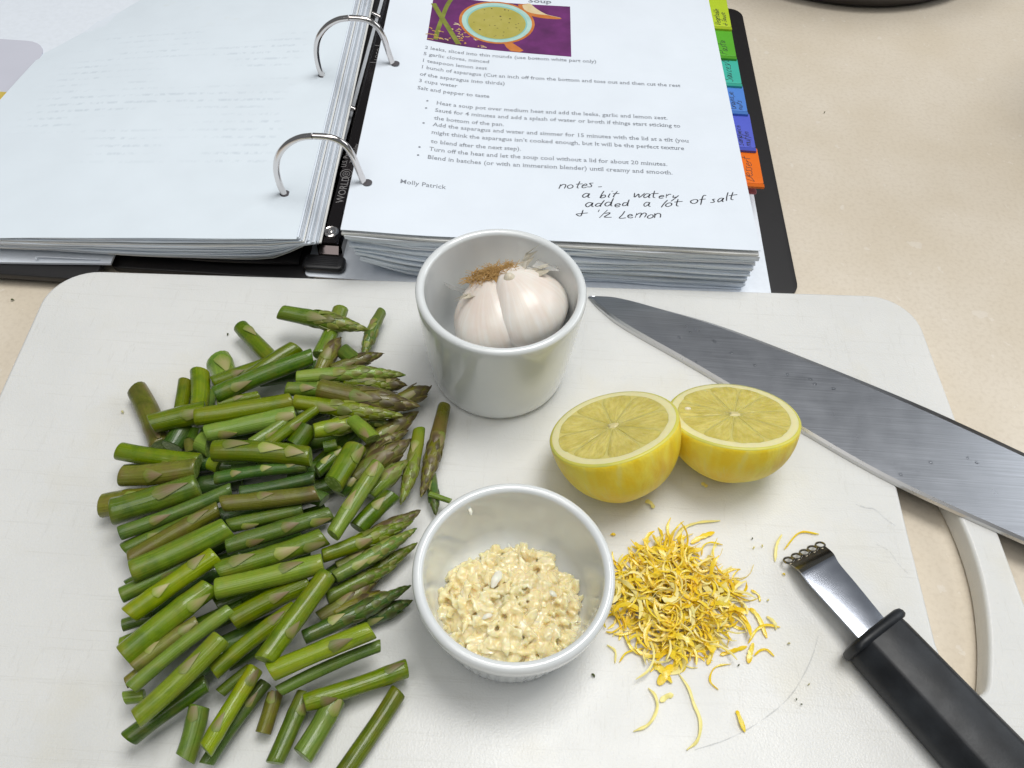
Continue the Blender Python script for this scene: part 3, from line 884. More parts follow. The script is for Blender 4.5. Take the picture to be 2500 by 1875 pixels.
for word, q0, v0, q1, v1 in [('notes', 11.28, 4.04, 13.15, 4.24), ('-', 13.3, 4.15, 13.65, 4.2), ('a', 12.52, 3.37, 12.98, 3.4), ('bit', 13.45, 3.44, 14.47, 3.54), ('watery', 15.22, 3.60, 17.7, 3.69),
                             ('added', 12.64, 2.67, 15.13, 2.88), ('a', 15.78, 2.9, 16.19, 2.93), ('lot', 16.7, 2.96, 17.8, 3.12), ('of', 18.31, 3.30, 19.26, 3.48), ('salt', 19.4, 3.50, 20.85, 3.80),
                             ('+', 12.17, 1.92, 12.68, 2.0), ('H', 13.17, 1.90, 14.04, 1.99), ('Lemon', 14.44, 1.89, 16.73, 2.12)]:
    L = math.hypot(q1 - q0, v1 - v0)
    h = 0.31
    kx = L / (hand_width(word) * h)
    ca, sa = (q1 - q0) / L, (v1 - v0) / L
    def xm(s, t):
        q, v = q0 + s * kx * ca - t * sa, v0 + s * kx * sa + t * ca
        return (*page_xy(q, v), page_top(q) + 0.012)
    part("handwritten_word", hand(word, xm, h, 0.042), M['pen'], sheet_r, smooth=False)

# coloured dividers with their tabs
TABS = [("lime", (0.47, 0.62, 0.035), 3.45, 54.2, 58.9, 13.14, ["Vegetable", "+ sauce"], "lime green divider tab, topmost in the row along the binder"),
        ("green", (0.11, 0.42, 0.035), 3.28, 51.0, 54.5, 13.17, ["Pasta"], "green divider tab reading Pasta, just below the lime one"),
        ("teal", (0.06, 0.46, 0.36), 3.10, 48.25, 51.2, 13.27, ["Sauces/D"], "teal divider tab reading Sauces, third from the top"),
        ("blue", (0.09, 0.24, 0.66), 2.93, 45.6, 48.45, 13.38, ["Grains,se", "nuts"], "light blue divider tab reading Grains and nuts"),
        ("indigo", (0.10, 0.13, 0.60), 2.75, 42.3, 45.8, 13.54, ["Bread/", "Sandwich", "muffin"], "indigo divider tab above the orange one, reading Bread"),
        ("orange", (0.82, 0.17, 0.012), 2.55, 39.3, 42.7, 13.70, ["Dessert"], "orange divider tab reading Dessert, lowest bright tab in the row")]
for nm, col, z, y0, y1, xr, words, lab in TABS:
    root = thing("divider_tab", lab, "divider tab", (12.6, (y0 + y1) / 2, z), "divider tabs along the right stack")
    vm = vinyl_col(nm + "_plastic", col)
    part("tab_body", prism(rounded_rect(11.0, xr, y0 + 0.12, y1 - 0.05, 0.12), z - 0.10, z, 0.02), vm, root)
    part("tab_lip", loft([[(x, y, zz) for x, zz in ((11.0, z - 0.17), (xr + 0.02, z - 0.17), (xr + 0.02, z - 0.03), (11.0, z - 0.03))] for y in (y0 - 0.16, y0 + 0.13)]), vinyl_col(nm + "_lip", tuple(c * 0.75 for c in col)), root, smooth=False)
    t = (4.0 - z) / 3.4
    def dsheet(u, v, z=z, t=t):
        q = 2 + 19.6 * u
        return (*page_xy(q, 0.3 + 27 * v), page_top(q) * (1 - t) + page_bottom(q) * t - 0.06)
    part("divider_sheet", grid_slab(dsheet, 20, 3, 0.02), M['paper'], root)
    n = len(words)
    for k, wd in enumerate(words):
        h = 0.30 if n == 1 else 0.21
        xb = xr - (0.55 if n == 1 else 0.28 + 0.42 * (n - 1 - k))
        ln = min(y1 - y0 - 0.3, hand_width(wd) * h * 1.3)
        kx = ln / (hand_width(wd) * h)
        def xm(s, tt, xb=xb, y0=y0, kx=kx, z=z): return (xb - tt, y0 + 0.22 + s * kx, z + 0.012)
        part("handwritten_word", hand(wd, xm, h, 0.028), M['pen'], root, smooth=False)
solo("divider_tab", prism(rounded_rect(11.5, 13.55, 39.5, 41.0, 0.15), 1.62, 1.72, 0.03), vinyl_col("dull_red_plastic", (0.46, 0.16, 0.18)), "dull red divider tab half hidden under the orange one", "divider tab", (12.6, 40.2, 1.6), "divider tabs along the right stack")

# engraving on the rail, reading away from the viewer
def rail_text(s, y0, h, x, name="engraving"):
    V, F = font_mesh(s, False)
    part(name, ([(x - py * h, y0 + px * h, 1.586) for px, py in V], F), M['etch'], rail, smooth=False)
rail_text("WORLD", 36.5, 0.62, -10.18)
rail_text("U.S. Patent", 39.6, 0.42, -10.55)
rail_text("Topquality", 40.0, 0.42, -10.12)
rail_text("LOGO", 50.6, 0.5, -10.2)
part("emblem", join(*[tube([(-10.42 + r * math.cos(a), 39.0 + 1.15 * r * math.sin(a), 1.59) for a in [2 * math.pi * k / 24 for k in range(25)]], 0.022, 5) for r in (0.34, 0.2, 0.08)]), M['etch'], rail)
part("engraved_bar", join(box(-10.75, -10.1, 50.3, 50.36, 1.583, 1.595), box(-10.75, -10.1, 52.3, 52.36, 1.583, 1.595)), M['etch'], rail, smooth=False)

# dark vessels added at and beyond the frame edge to shade the counter
def vessel(name, c, r, h, label, cat, handles=True):
    t = thing(name, label, cat, (c[0], c[1], 0))
    part("body", revolve([(r * 0.86, 0.02), (r * 0.95, 0.3), (r, 1.4), (r, h), (r * 1.03, h + 0.25), (r * 0.97, h + 0.3), (r * 0.94, h), (r * 0.94, 1.6), (r * 0.8, 0.9), (0.01, 0.9)], 56, (c[0], c[1], 0)), plain(name + "_enamel", (0.022, 0.018, 0.016), 0.35), t)
    for s in (-1, 1) if handles else ():
        part("handle", tube(catmull([(c[0] + s * (r - 0.1), c[1] - 2.6, h - 1.5), (c[0] + s * (r + 2.0), c[1] - 2.2, h - 1.2), (c[0] + s * (r + 2.6), c[1], h - 1.2), (c[0] + s * (r + 2.0), c[1] + 2.2, h - 1.2), (c[0] + s * (r - 0.1), c[1] + 2.6, h - 1.5)], 5), 0.45, 8), plain(name + "_handle", (0.03, 0.03, 0.03), 0.4), t)
vessel("cooking_pot", (24.5, 77.4), 14.0, 15, "dark pot on the counter whose shadow edges in at the top of the photo", "pot")
vessel("shade_bowl", (44.0, 50.5), 7.5, 19, "dark tall bowl added out of view on the right to shade the counter", "bowl", False)
# ------------------------------------------------------------------ ramekins
def rim_profile(R, z, t):
    """rounded rim from the outside over to the inside"""
    return [(R - t / 2 + t / 2 * math.cos(a), z - t / 2 + t / 2 * math.sin(a)) for a in [math.pi * k / 8 for k in range(9)]]
RC1, RC2 = (-0.743, 25.786), (0.535, 13.429)
prof1 = [(0.01, 1.30), (2.6, 1.30), (2.75, 1.21), (2.95, 1.21), (3.12, 1.32), (3.24, 1.62), (3.32, 2.1), (3.42, 2.9), (3.55, 4.2), (3.66, 5.4), (3.735, 6.3)] + rim_profile(3.772, 7.0, 0.40) + [(3.35, 6.3), (3.26, 5.0), (3.12, 3.2), (3.0, 2.4), (2.75, 1.95), (2.2, 1.75), (0.01, 1.72)]
solo("ramekin", revolve(prof1, 96, (*RC1, 0)), M['porcelain'], "tall plain white ramekin holding the whole garlic bulb", "ramekin", (*RC1, 1.2), "white ramekins on the cutting board")
prof2 = [(0.01, 1.30), (2.6, 1.30), (2.72, 1.21), (2.88, 1.21), (2.98, 1.32), (3.03, 1.6), (3.12, 2.0), (3.24, 2.8), (3.36, 3.5), (3.44, 3.9), (3.52, 4.05), (3.66, 4.15), (3.74, 4.35)] + rim_profile(3.77, 5.0, 0.42) + [(3.32, 4.3), (3.18, 3.4), (3.0, 2.5), (2.8, 2.05), (2.4, 1.76), (1.8, 1.68), (0.01, 1.66)]
def flute(a, r, z):
    if 1.4 < z < 4.0 and r > 2.97 + 0.138 * (z - 1.6): return 0.055 * (abs(math.sin(a * 26)) - 0.6) * min(1, (4.0 - z) * 3, (z - 1.4) * 4)
    return 0.0
solo("ramekin", revolve(prof2, 312, (*RC2, 0), flute), M['porcelain'], "shallow fluted white ramekin filled with minced garlic", "ramekin", (*RC2, 1.2), "white ramekins on the cutting board")

# ------------------------------------------------------------------ garlic bulb
def basis(axis, hint=(1, 0, 0)):
    a = Vector(axis).normalized()
    x = (Vector(hint) - a * Vector(hint).dot(a)).normalized()
    return x, a.cross(x), a
GC = Vector((-0.36, 26.75, 4.40))
gx_, gy_, ga_ = basis((-0.36, 0.34, 0.87))
bulb = thing("garlic_bulb", "whole garlic bulb with a brown root tuft in the tall ramekin", "garlic bulb", (-0.3, 26.6, 1.8))
GK = 1.2
def gpt(x, y, z): return GC + (gx_ * x + gy_ * y + ga_ * z) * GK
def clove(phi, c0, ra, rb, seed, zs=1.0, lift=0.0):
    r = random.Random(seed)
    rings, uvs = [], []
    NT, NP = 20, 28
    for i in range(NT + 1):
        t = i / NT
        s = max(0.02, math.sin(math.pi * (0.02 + 0.96 * t) ** 0.92)) ** 0.62
        s *= 1.0 - 0.30 * max(0, t - 0.55) / 0.45
        cc = c0 * math.sin(math.pi * (0.10 + 0.82 * t)) ** 0.8
        z = (1.75 - 3.75 * t) * zs + lift
        ring = []
        for j in range(NP):
            a = 2 * math.pi * j / NP
            ridge = 1 + 0.018 * math.sin(7 * a + seed) + 0.02 * math.sin(3 * a + 2 * t + seed)
            u = cc + ra * s * math.cos(a) * ridge
            w = rb * s * math.sin(a) * ridge * (1.0 + 0.12 * math.cos(a))
            ph = phi + w / max(1.2, c0 + ra * 0.6) * 0.5
            ring.append(gpt(u * math.cos(ph) - w * 0.56 * math.sin(ph), u * math.sin(ph) + w * 0.56 * math.cos(ph), z))
            uvs.append((abs(a - math.pi) / math.pi, t))
        rings.append(ring)
    V, F = loft(rings)
    return (V, F), uvs
for phi, c0, ra, rb, sd, zs in [(-2.22, 1.42, 1.02, 1.60, 1, 0.92), (-0.62, 1.38, 1.10, 1.95, 2, 1.0), (0.22, 1.05, 1.15, 1.3, 3, 0.97), (1.25, 1.0, 1.1, 1.2, 4, 0.95), (2.2, 1.0, 1.1, 1.3, 5, 0.95), (3.2, 1.08, 1.15, 1.2, 6, 0.97)]:
    vf, uvs = clove(phi, c0, ra, rb, sd, zs)
    part("clove", vf, M['garlic'], bulb, uvs=uvs)
# a small inner clove tip beside the root
nub = [[gpt(0.55 + 0.26 * s * math.cos(a), -0.70 + 0.22 * s * math.sin(a), 1.42 + h * 0.8) for a in [2 * math.pi * k / 12 for k in range(12)]] for s, h in ((0.9, -0.2), (1.0, 0.1), (0.85, 0.3), (0.5, 0.45), (0.1, 0.5))]
part("inner_clove", loft(nub), M['garlic_flap'], bulb, label="small brownish clove tip beside the root", uvs=[(k / 12, i / 5) for i in range(5) for k in range(12)])
# root tuft
gr = random.Random(11)
hairs = []
for k in range(420):
    a, r = gr.uniform(0, 6.283), 0.85 * math.sqrt(gr.random())
    x, y = 1.15 * r * math.cos(a) - 0.05, 0.62 * r * math.sin(a)
    p0 = Vector((x - 0.15, y + 0.05, 1.55 + 0.16 * (1 - r * r)))
    d = Vector((x * 0.5 + gr.uniform(-0.9, 0.9), y * 0.5 + gr.uniform(-0.9, 0.9), 0.6)).normalized()
    l = gr.uniform(0.15, 0.45)
    e = Vector((gr.uniform(-0.25, 0.25), gr.uniform(-0.25, 0.25), -0.1))
    pts = [gpt(*p0), gpt(*(p0 + d * l * 0.5)), gpt(*(p0 + d * l + e))]
    hairs.append(tube(pts, lambda t: 0.019 * (1 - 0.5 * t), 4))
part("root_tuft", join(*hairs), M['root'], bulb, kind="stuff")
dome = [[gpt(0.95 * s * math.cos(a) - 0.15, 0.52 * s * math.sin(a) + 0.05, 1.3 + h) for a in [2 * math.pi * k / 16 for k in range(16)]] for s, h in ((1.0, 0.0), (0.95, 0.22), (0.6, 0.38), (0.1, 0.42))]
part("root_plate", loft(dome), M['root'], bulb)
def paper_flap(name, p0, du, dv, bend, mat, seed, nu=12, nv=10, jag=0.25):
    """A torn papery flap: from p0 along du, width dv, curling by bend; the far edge is ragged."""
    r = random.Random(seed)
    jagged = [r.uniform(-jag, jag) for _ in range(nv + 1)]
    p0, du, dv, bend = Vector(p0), Vector(du), Vector(dv), Vector(bend)
    def fn(u, v):
        e = 1 + jagged[round(v * nv)] * u ** 3
        w = 1 - 0.35 * u
        p = p0 + du * (u * e) + dv * ((v - 0.5) * w) + bend * (u * u) + bend * (0.8 * (v - 0.5) ** 2)
        n = mnoise.noise(Vector((u * 3 + seed, v * 3, seed)))
        return tuple(p + bend.normalized() * 0.13 * n)
    V, F = grid_slab(fn, nu, nv, 0.012)
    part(name, (V, F), M[mat], bulb, uvs=[(v / nv, u / nu) for u in range(nu + 1) for v in range(nv + 1)] * 2)
def gw(x, y, z): return tuple(gx_ * x + gy_ * y + ga_ * z)
paper_flap("skin_flap", gpt(0.35, 0.0, 1.25), gw(1.35, 0.35, 0.15), gw(-0.1, 1.3, 0.25), gw(0.0, 0.0, 0.5), 'garlic_flap', 3, jag=0.35)
paper_flap("skin_flap", gpt(0.75, -0.15, 1.25), gw(1.15, 0.1, -0.15), gw(0.1, 0.9, 0.3), gw(0.1, -0.1, 0.22), 'garlic_flap', 5, jag=0.3)
paper_flap("skin_flap", gpt(-0.5, -0.45, 1.3), gw(-0.95, -0.35, 0.0), gw(0.3, -0.9, 0.1), gw(-0.1, -0.1, 0.12), 'garlic_flap', 8, jag=0.4)
paper_flap("skin_flap", gpt(-1.0, 0.4, 0.75), gw(-1.2, 0.1, 0.7), gw(-0.2, 1.1, -0.9), gw(-0.2, 0.1, 0.2), 'garlic_film', 9, jag=0.3)
paper_flap("skin_flap", gpt(1.5, 0.7, 1.35), gw(0.9, -0.6, -0.5), gw(0.3, 1.6, -0.3), gw(0.1, 0.1, 0.1), 'garlic_film', 12, jag=0.2)
solo("garlic_skin_scrap", grid_slab(lambda u, v: (-3.05 + 0.55 * u, 23.75 + 1.0 * v + 0.3 * math.sin(5 * u), 2.3 + 1.3 * u * (1 - u) + 0.4 * v * v + 0.15 * math.sin(9 * v)), 8, 8, 0.012), M['garlic_film'], "scrap of loose garlic skin beside the bulb in the tall ramekin", "garlic skin", (-2.7, 24.2, 2.0), uvs=[(u / 8, v / 8) for u in range(9) for v in range(9)] * 2)

# ------------------------------------------------------------------ minced garlic: lumps grown together, then roughened
def minced():
    r = random.Random(21)
    bm = bmesh.new()
    for k in range(760):
        a, q = r.uniform(0, 6.283), math.sqrt(r.random())
        x, y = RC2[0] - 0.05 + 2.85 * q * math.cos(a), RC2[1] - 0.28 + 2.5 * q * math.sin(a)
        top = 2.22 + 1.0 * (1 - q ** 2.2) + 0.35 * mnoise.noise(Vector((x * 0.9, y * 0.9, 3)))
        z = top - 0.55 * r.random() ** 1.6
        s = r.uniform(0.09, 0.18) if r.random() < 0.6 else r.uniform(0.18, 0.34)
        res = bmesh.ops.create_icosphere(bm, subdivisions=1, radius=1.0)
        R = Matrix.Rotation(r.uniform(0, 6.28), 3, Vector((r.uniform(-1, 1), r.uniform(-1, 1), r.uniform(-1, 1))).normalized())
        sx, sy, sz = s * r.uniform(0.8, 2.1), s * r.uniform(0.6, 1.2), s * r.uniform(0.5, 1.0)
        for v in res['verts']:
            j = 1 + r.uniform(-0.32, 0.32)
            v.co = (R @ Vector((v.co.x * sx * j, v.co.y * sy * j, v.co.z * sz * j)) + Vector((x, y, z))) * CM
    res = bmesh.ops.create_icosphere(bm, subdivisions=3, radius=1.0)
    for v in res['verts']:
        v.co = Vector((RC2[0] - 0.05 + 2.5 * v.co.x, RC2[1] - 0.38 + 2.15 * v.co.y, 1.95 + 0.90 * v.co.z)) * CM
    me = bpy.data.meshes.new("lumps")
    bm.to_mesh(me); bm.free()
    ob = bpy.data.objects.new("lumps", me)
    COL.objects.link(ob)
    md = ob.modifiers.new("join", 'REMESH')
    md.mode, md.voxel_size = 'VOXEL', 0.034 * CM
    sm = ob.modifiers.new("soften", 'SMOOTH')
    sm.factor, sm.iterations = 0.5, 3
    dg = bpy.context.evaluated_depsgraph_get()
    out = bpy.data.meshes.new_from_object(ob.evaluated_get(dg))
    bpy.data.objects.remove(ob)
    n = len(out.vertices)
    co = np.empty(n * 3); no = np.empty(n * 3)
    out.vertices.foreach_get('co', co); out.vertices.foreach_get('normal', no)
    co, no = co.reshape(-1, 3), no.reshape(-1, 3)
    d = np.array([mnoise.noise(Vector(p) * 500) * 0.7 + mnoise.noise(Vector(p) * 1100) * 0.25 for p in co])
    co = co + no * (d * 0.075 * CM)[:, None]
    base = np.array([RC2[0], RC2[1], 1.7]) * CM
    out.vertices.foreach_set('co', (co - base).ravel())
    out.materials.append(M['minced'])
    out.polygons.foreach_set('use_smooth', [True] * len(out.polygons))
    out.name = "minced_garlic"
    o = bpy.data.objects.new("minced_garlic", out)
    COL.objects.link(o)
    o.location = Vector((RC2[0], RC2[1], 1.7)) * CM
    tag(o, "wet heap of minced garlic in the shallow ramekin", "minced garlic", None, "stuff")
minced()
def chip(c, l, w, h, ang, seed):
    r = random.Random(seed)
    rings = []
    for k in range(7):
        t = k / 6
        s = max(0.08, math.sin(math.pi * (0.06 + 0.88 * t))) ** 0.7
        ring = []
        for j in range(8):
            a = 2 * math.pi * j / 8
            x, y = (t - 0.5) * l, 0.5 * w * s * math.cos(a) * r.uniform(0.85, 1.15)
            ring.append((c[0] + x * math.cos(ang) - y * math.sin(ang), c[1] + x * math.sin(ang) + y * math.cos(ang), c[2] + 0.5 * h * s * math.sin(a) + 0.08 * math.sin(3 * t)))
        rings.append(ring)
    return loft(rings)
solo("garlic_chip", chip((-0.12, 13.75, 3.34), 0.75, 0.36, 0.16, 1.2, 1), M['flake'], "largest white garlic chip lying on the minced heap", "garlic chip", (-0.1, 13.95, 2.9))
solo("garlic_chip", chip((-0.35, 12.3, 3.16), 0.42, 0.2, 0.12, 0.5, 2), M['flake'], "small white garlic chip low on the left of the minced heap", "garlic chip", (-0.35, 12.4, 2.7))
solo("garlic_chip", chip((2.1, 13.5, 2.86), 0.42, 0.22, 0.14, 2.7, 3), M['flake'], "white garlic chip at the right side of the minced heap", "garlic chip", (2.3, 13.9, 2.2))
solo("garlic_chip", chip((0.45, 15.55, 2.05), 0.8, 0.2, 0.14, 2.0, 4), M['flake'], "thin garlic sliver behind the minced heap", "garlic chip", (0.4, 15.3, 1.9))
solo("garlic_chip", chip((-1.32, 16.1, 4.35), 0.38, 0.16, 0.1, 1.9, 6), M['flake'], "tiny garlic bit stuck high inside the shallow ramekin", "garlic chip", (-1.3, 16.1, 4.3))

# ------------------------------------------------------------------ lemon halves
def lemon(center, normal, R, depth, nose, label, seed, nseg, rot, seed_at=None):
    C = Vector(center)
    X, Y, N = basis(normal)
    zmin = (C - N * depth).z
    root = thing("lemon_half", label, "lemon half", (C.x - N.x * depth * 0.9, C.y - N.y * depth * 0.9, 1.2), "halves of the zested lemon")
    r = random.Random(seed)
    def P(x, y, z): return C + X * x + Y * y + N * z
    def wob(a): return 1 + 0.012 * math.sin(2 * a + seed) + 0.010 * math.sin(3 * a + 2 * seed)
    prof = [(0.955, 0.0), (0.985, -0.02), (1.0, -0.07)]
    for k in range(1, 15):
        d = k / 14
        body = math.sqrt(max(0, 1 - (d * 0.985) ** 2.25))
        prof.append((body, -0.07 - d * (depth - 0.45)))
    prof = [p for p in prof if p[0] > 0.22]
    prof += [(0.19, -(depth - 0.28)), (0.15, -(depth - 0.1)), (0.10, -depth), (0.01, -depth)]
    rings, ruv = [], []
    n = 64
    for pr_, z in prof:
        ruv += [(abs(2 * j / n - 1) * 0.5 + (0.25 if j > n / 2 else 0.0) * 0, -z / depth) for j in range(n)]
        rings.append([P(R * pr_ * wob(2 * math.pi * j / n) * math.cos(2 * math.pi * j / n), R * pr_ * wob(2 * math.pi * j / n) * math.sin(2 * math.pi * j / n), z + 0.02 * math.sin(5 * 2 * math.pi * j / n + seed) * (1 if z < -0.1 else 0)) for j in range(n)])
    V, F = loft(rings, False, True)
    idx = [1 if k // n < 2 else 0 for k in range(len(F))]
    # sit on the board
    part("rind", (V, F), [M['rind'], M['rim']], root, mat_idx=idx, uvs=ruv)
    ring2 = [[P(R * s * wob(a) * math.cos(a), R * s * wob(a) * math.sin(a), z) for a in [2 * math.pi * j / n for j in range(n)]] for s, z in ((0.957, -0.004), (0.93, 0.014), (0.84, 0.016), (0.5, 0.0), (0.01, 0.0))]
    pf = loft(ring2, False, True)
    part("pith", pf, [M['pith'], M['membrane']], root, mat_idx=[0 if k < 2 * n else 1 for k in range(len(pf[1]))])
    # segments, each a low cushion
    cuts = [rot + 2 * math.pi * (k + r.uniform(-0.13, 0.13)) / nseg for k in range(nseg)]
    for k in range(nseg):
        a0, a1 = cuts[k], cuts[(k + 1) % nseg] + (2 * math.pi if k == nseg - 1 else 0)
        g = 0.016
        ro, ri = R * r.uniform(0.875, 0.90), R * r.uniform(0.05, 0.10)
        out = []
        NA, NR = 14, 9
        for i in range(NR + 1):
            t = i / NR
            row = []
            for j in range(NA + 1):
                s = 2 * j / NA - 1
                rad = ri + (ro - ri) * t * (1 - 0.085 * abs(s) ** 5 * t)
                half = max(0.01, (a1 - a0) / 2 - g / max(rad, 0.25) * 1.4)
                ang = (a0 + a1) / 2 + s * half * (1 - 0.10 * max(0, t - 0.86) / 0.14 * abs(s) ** 3)
                edge = min(1, (1 - abs(s)) * 5, (1 - t) * 7 + 0.0, t * 6)
                z = 0.014 + 0.016 * math.sqrt(max(0, edge)) + 0.012 * mnoise.noise(Vector((rad * 2.3 * math.cos(ang), rad * 2.3 * math.sin(ang), seed + k)))
                if edge <= 0: z = 0.006
                row.append((P(rad * wob(ang) * math.cos(ang), rad * wob(ang) * math.sin(ang), z), (ang / 6.283, t * 0.9)))
            out.append(row)
        V = [p for row in out for p, _ in row]
        uv = [u for row in out for _, u in row]
        w = NA + 1
        F = [(i * w + j, (i + 1) * w + j, (i + 1) * w + j + 1, i * w + j + 1) for i in range(NR) for j in range(NA)]
        part("segment", (V, F), M['pulp'], root, uvs=uv)
    core = [[P(0.17 * s * (1 + 0.3 * math.sin(3 * a + seed)) * math.cos(a), 0.17 * s * math.sin(a) * (1 + 0.3 * math.cos(2 * a)), h) for a in [2 * math.pi * j / 14 for j in range(14)]] for s, h in ((1.5, -0.02), (1.1, 0.05), (0.6, 0.075), (0.1, 0.07))]
    part("core", loft(core), M['core'], root)
    # stem end
    sx = 0.34
    st = [[P(sx * s * math.cos(a), sx * s * math.sin(a), z) for a in [2 * math.pi * j / 14 for j in range(14)]] for s, z in ((1.0, -depth + 0.25), (0.95, -depth + 0.02), (0.7, -depth - 0.06), (0.1, -depth - 0.03))]
    part("stem_end", loft(st), M['stem'] if seed == 2 else M['rind'], root)
    if seed_at:
        x, y = seed_at
        sd = [[P(x + 0.13 * s * math.cos(a) + 0.0, y + 0.085 * s * math.sin(a), h) for a in [2 * math.pi * j / 12 for j in range(12)]] for s, h in ((1.15, 0.02), (1.0, 0.075), (0.6, 0.10), (0.1, 0.105))]
        part("seed", loft(sd), M['seed'], root)
    # torn film of pulp hanging over the edge
    return root
lemon((4.36, 20.45, 4.58), (-0.32, 0.37, 0.87), 2.76, 3.75, 0.4, "left lemon half, cut face up, leaning on the other half", 1, 9, 0.3)
lemon((9.72, 21.72, 4.25), (-0.06, 0.40, 0.905), 2.80, 3.35, 0.4, "right lemon half with a white seed, lying against the knife", 2, 10, 0.1, (-1.95, 0.35))

# ------------------------------------------------------------------ chef knife
knife = thing("chef_knife", "large chef knife lying flat across the right of the board", "knife", (17, 25, 1.2))
k_up = catmull([(3.72, 30.92, 0), (5.2, 30.93, 0), (7.33, 30.38, 0), (10.64, 29.38, 0), (15.5, 27.25, 0), (20.14, 25.01, 0), (24.0, 22.85, 0), (25.6, 21.9, 0)], 8)
k_lo = catmull([(3.70, 30.80, 0), (4.35, 29.95, 0), (5.58, 28.80, 0), (8.97, 26.50, 0), (13.3, 23.42, 0), (17.57, 20.56, 0), (22.7, 17.95, 0), (24.2, 17.3, 0)], 8)
nk = len(k_up)
cols = []
for i in range(nk):
    a, b = k_lo[i], k_up[i]
    t = i / (nk - 1)
    th = 0.05 + 0.22 * min(1, t * 4)
    d = (b - a)
    w = max(d.length, 1e-3)
    e = d / w
    bw = min(0.16, 0.3 * w)
    row = [(a.x, a.y, 1.225), (a.x + e.x * bw * 0.25, a.y + e.y * bw * 0.25, 1.225 + th * 0.62), (a.x + e.x * bw, a.y + e.y * bw, 1.225 + th)]
    for s in (0.3, 0.55, 0.8, 0.93):
        row.append((a.x + d.x * s, a.y + d.y * s, 1.225 + th * (1 - 0.30 * s)))
    row.append((b.x, b.y, 1.225 + 0.06))
    row.append((b.x, b.y, 1.225))
    cols.append(row)
V, F = loft(cols)
nr = len(cols[0])
idx = [(1 if (k % nr) in (0, 1) else 0) for k in range(len(F))]
part("blade", (V, F), [M['blade'], M['bevel']], knife, mat_idx=idx, sharp=12)
kd = Vector((0.885, -0.466, 0)); kn = Vector((0.466, 0.885, 0))
kc = Vector((25.2, 19.9, 1.55))
hr = []
for s, w, h in ((0, 1.5, 0.35), (0.5, 1.5, 0.55), (1.5, 1.45, 0.75), (6, 1.35, 0.85), (11, 1.55, 0.9), (13, 1.6, 0.8), (13.6, 1.2, 0.4)):
    hr.append([tuple(kc + kd * s + kn * (w * math.copysign(abs(math.cos(a)) ** 0.6, math.cos(a))) + Vector((0, 0, 0.3 + h * math.copysign(abs(math.sin(a)) ** 0.6, math.sin(a))))) for a in [2 * math.pi * j / 20 for j in range(20)]])
part("handle", loft(hr), M['grip'], knife)
def dome_drop(c, r, h, seed):
    rr_ = random.Random(seed)
    sq = rr_.uniform(0.6, 1.0); an = rr_.uniform(0, 3.1)
    rings = []
    for s, z in ((1.0, 0.0), (0.97, 0.35), (0.8, 0.7), (0.5, 0.93), (0.08, 1.0)):
        ring = []
        for j in range(12):
            a = 2 * math.pi * j / 12
            x, y = r * s * math.cos(a) * (1 + 0.15 * math.sin(2 * a + seed)), r * s * sq * math.sin(a)
            ring.append((c[0] + x * math.cos(an) - y * math.sin(an), c[1] + x * math.sin(an) + y * math.cos(an), c[2] + h * z))
        rings.append(ring)
    return loft(rings)
def blade_z(x, y):
    best = min(range(nk), key=lambda i: (Vector((x, y, 0)) - (k_lo[i] + k_up[i]) * 0.5).dot(kd) ** 2)
    a, d = k_lo[best], k_up[best] - k_lo[best]
    s = max(0.0, min(0.95, (Vector((x, y, 0)) - a).dot(d) / d.length_squared))
    return 1.225 + (0.05 + 0.22 * min(1, best / (nk - 1) * 4)) * (1 - 0.30 * s)
for k, (x, y) in enumerate([(11.98, 26.81), (14.65, 26.17), (14.83, 25.89), (9.05, 26.75), (9.69, 24.9), (19.51, 21.73), (21.7, 21.9), (13.53, 26.36), (15.7, 25.68), (11.98, 24.96), (21.33, 22.12), (17.93, 20.95), (8.3, 28.3), (8.9, 28.7), (10.1, 28.2), (10.9, 27.5)]):
    solo("water_drop", dome_drop((x, y, blade_z(x, y) - 0.004), 0.07 + 0.05 * ((k * 37) % 10) / 10, 0.045, k), M['water'], "small clear water drop on the knife blade", "water drop", (x, y, 1.4), "water drops on the blade")

# ------------------------------------------------------------------ zester
zest_tool = thing("lemon_zester", "lemon zester with five small rings and a black handle", "zester", (15, 12, 1.2))
ZL = [(12.10, 16.10, 1.62), (12.36, 15.62, 1.98), (12.70, 15.0, 2.05), (13.36, 14.05, 2.12), (14.16, 12.89, 2.2), (14.5, 12.4, 2.2)]
ZR = [(13.78, 17.02, 1.62), (13.92, 16.52, 1.98), (14.08, 16.0, 2.05), (14.58, 15.13, 2.12), (15.33, 13.80, 2.2), (15.67, 13.25, 2.2)]
cl, cr = catmull(ZL, 5), catmull(ZR, 5)
def plate(u, v):
    k = u * (len(cl) - 1)
    i = min(int(k), len(cl) - 2); f = k - i
    a, b = cl[i].lerp(cl[i + 1], f), cr[i].lerp(cr[i + 1], f)
    p = a.lerp(b, v)
    return (p.x, p.y, p.z + 0.05 * (1 - (2 * v - 1) ** 2) * u)
V, F = grid_slab(plate, 25, 8, 0.09)
idx = [1 if sum((i % 234) // 9 for i in f) / len(f) < 6.2 else 0 for f in F]  # bent tip gets the darkened steel, its reflection painted in
part("plate", (V, F), [M['zsteel'], M['zdark']], zest_tool, mat_idx=idx, smooth=True)
tl, trr = Vector(ZL[0]), Vector(ZR[0])
ed = (trr - tl).normalized()
outw = Vector((-0.50, 0.84, -0.55)).normalized()
rn = ed.cross(outw).normalized()
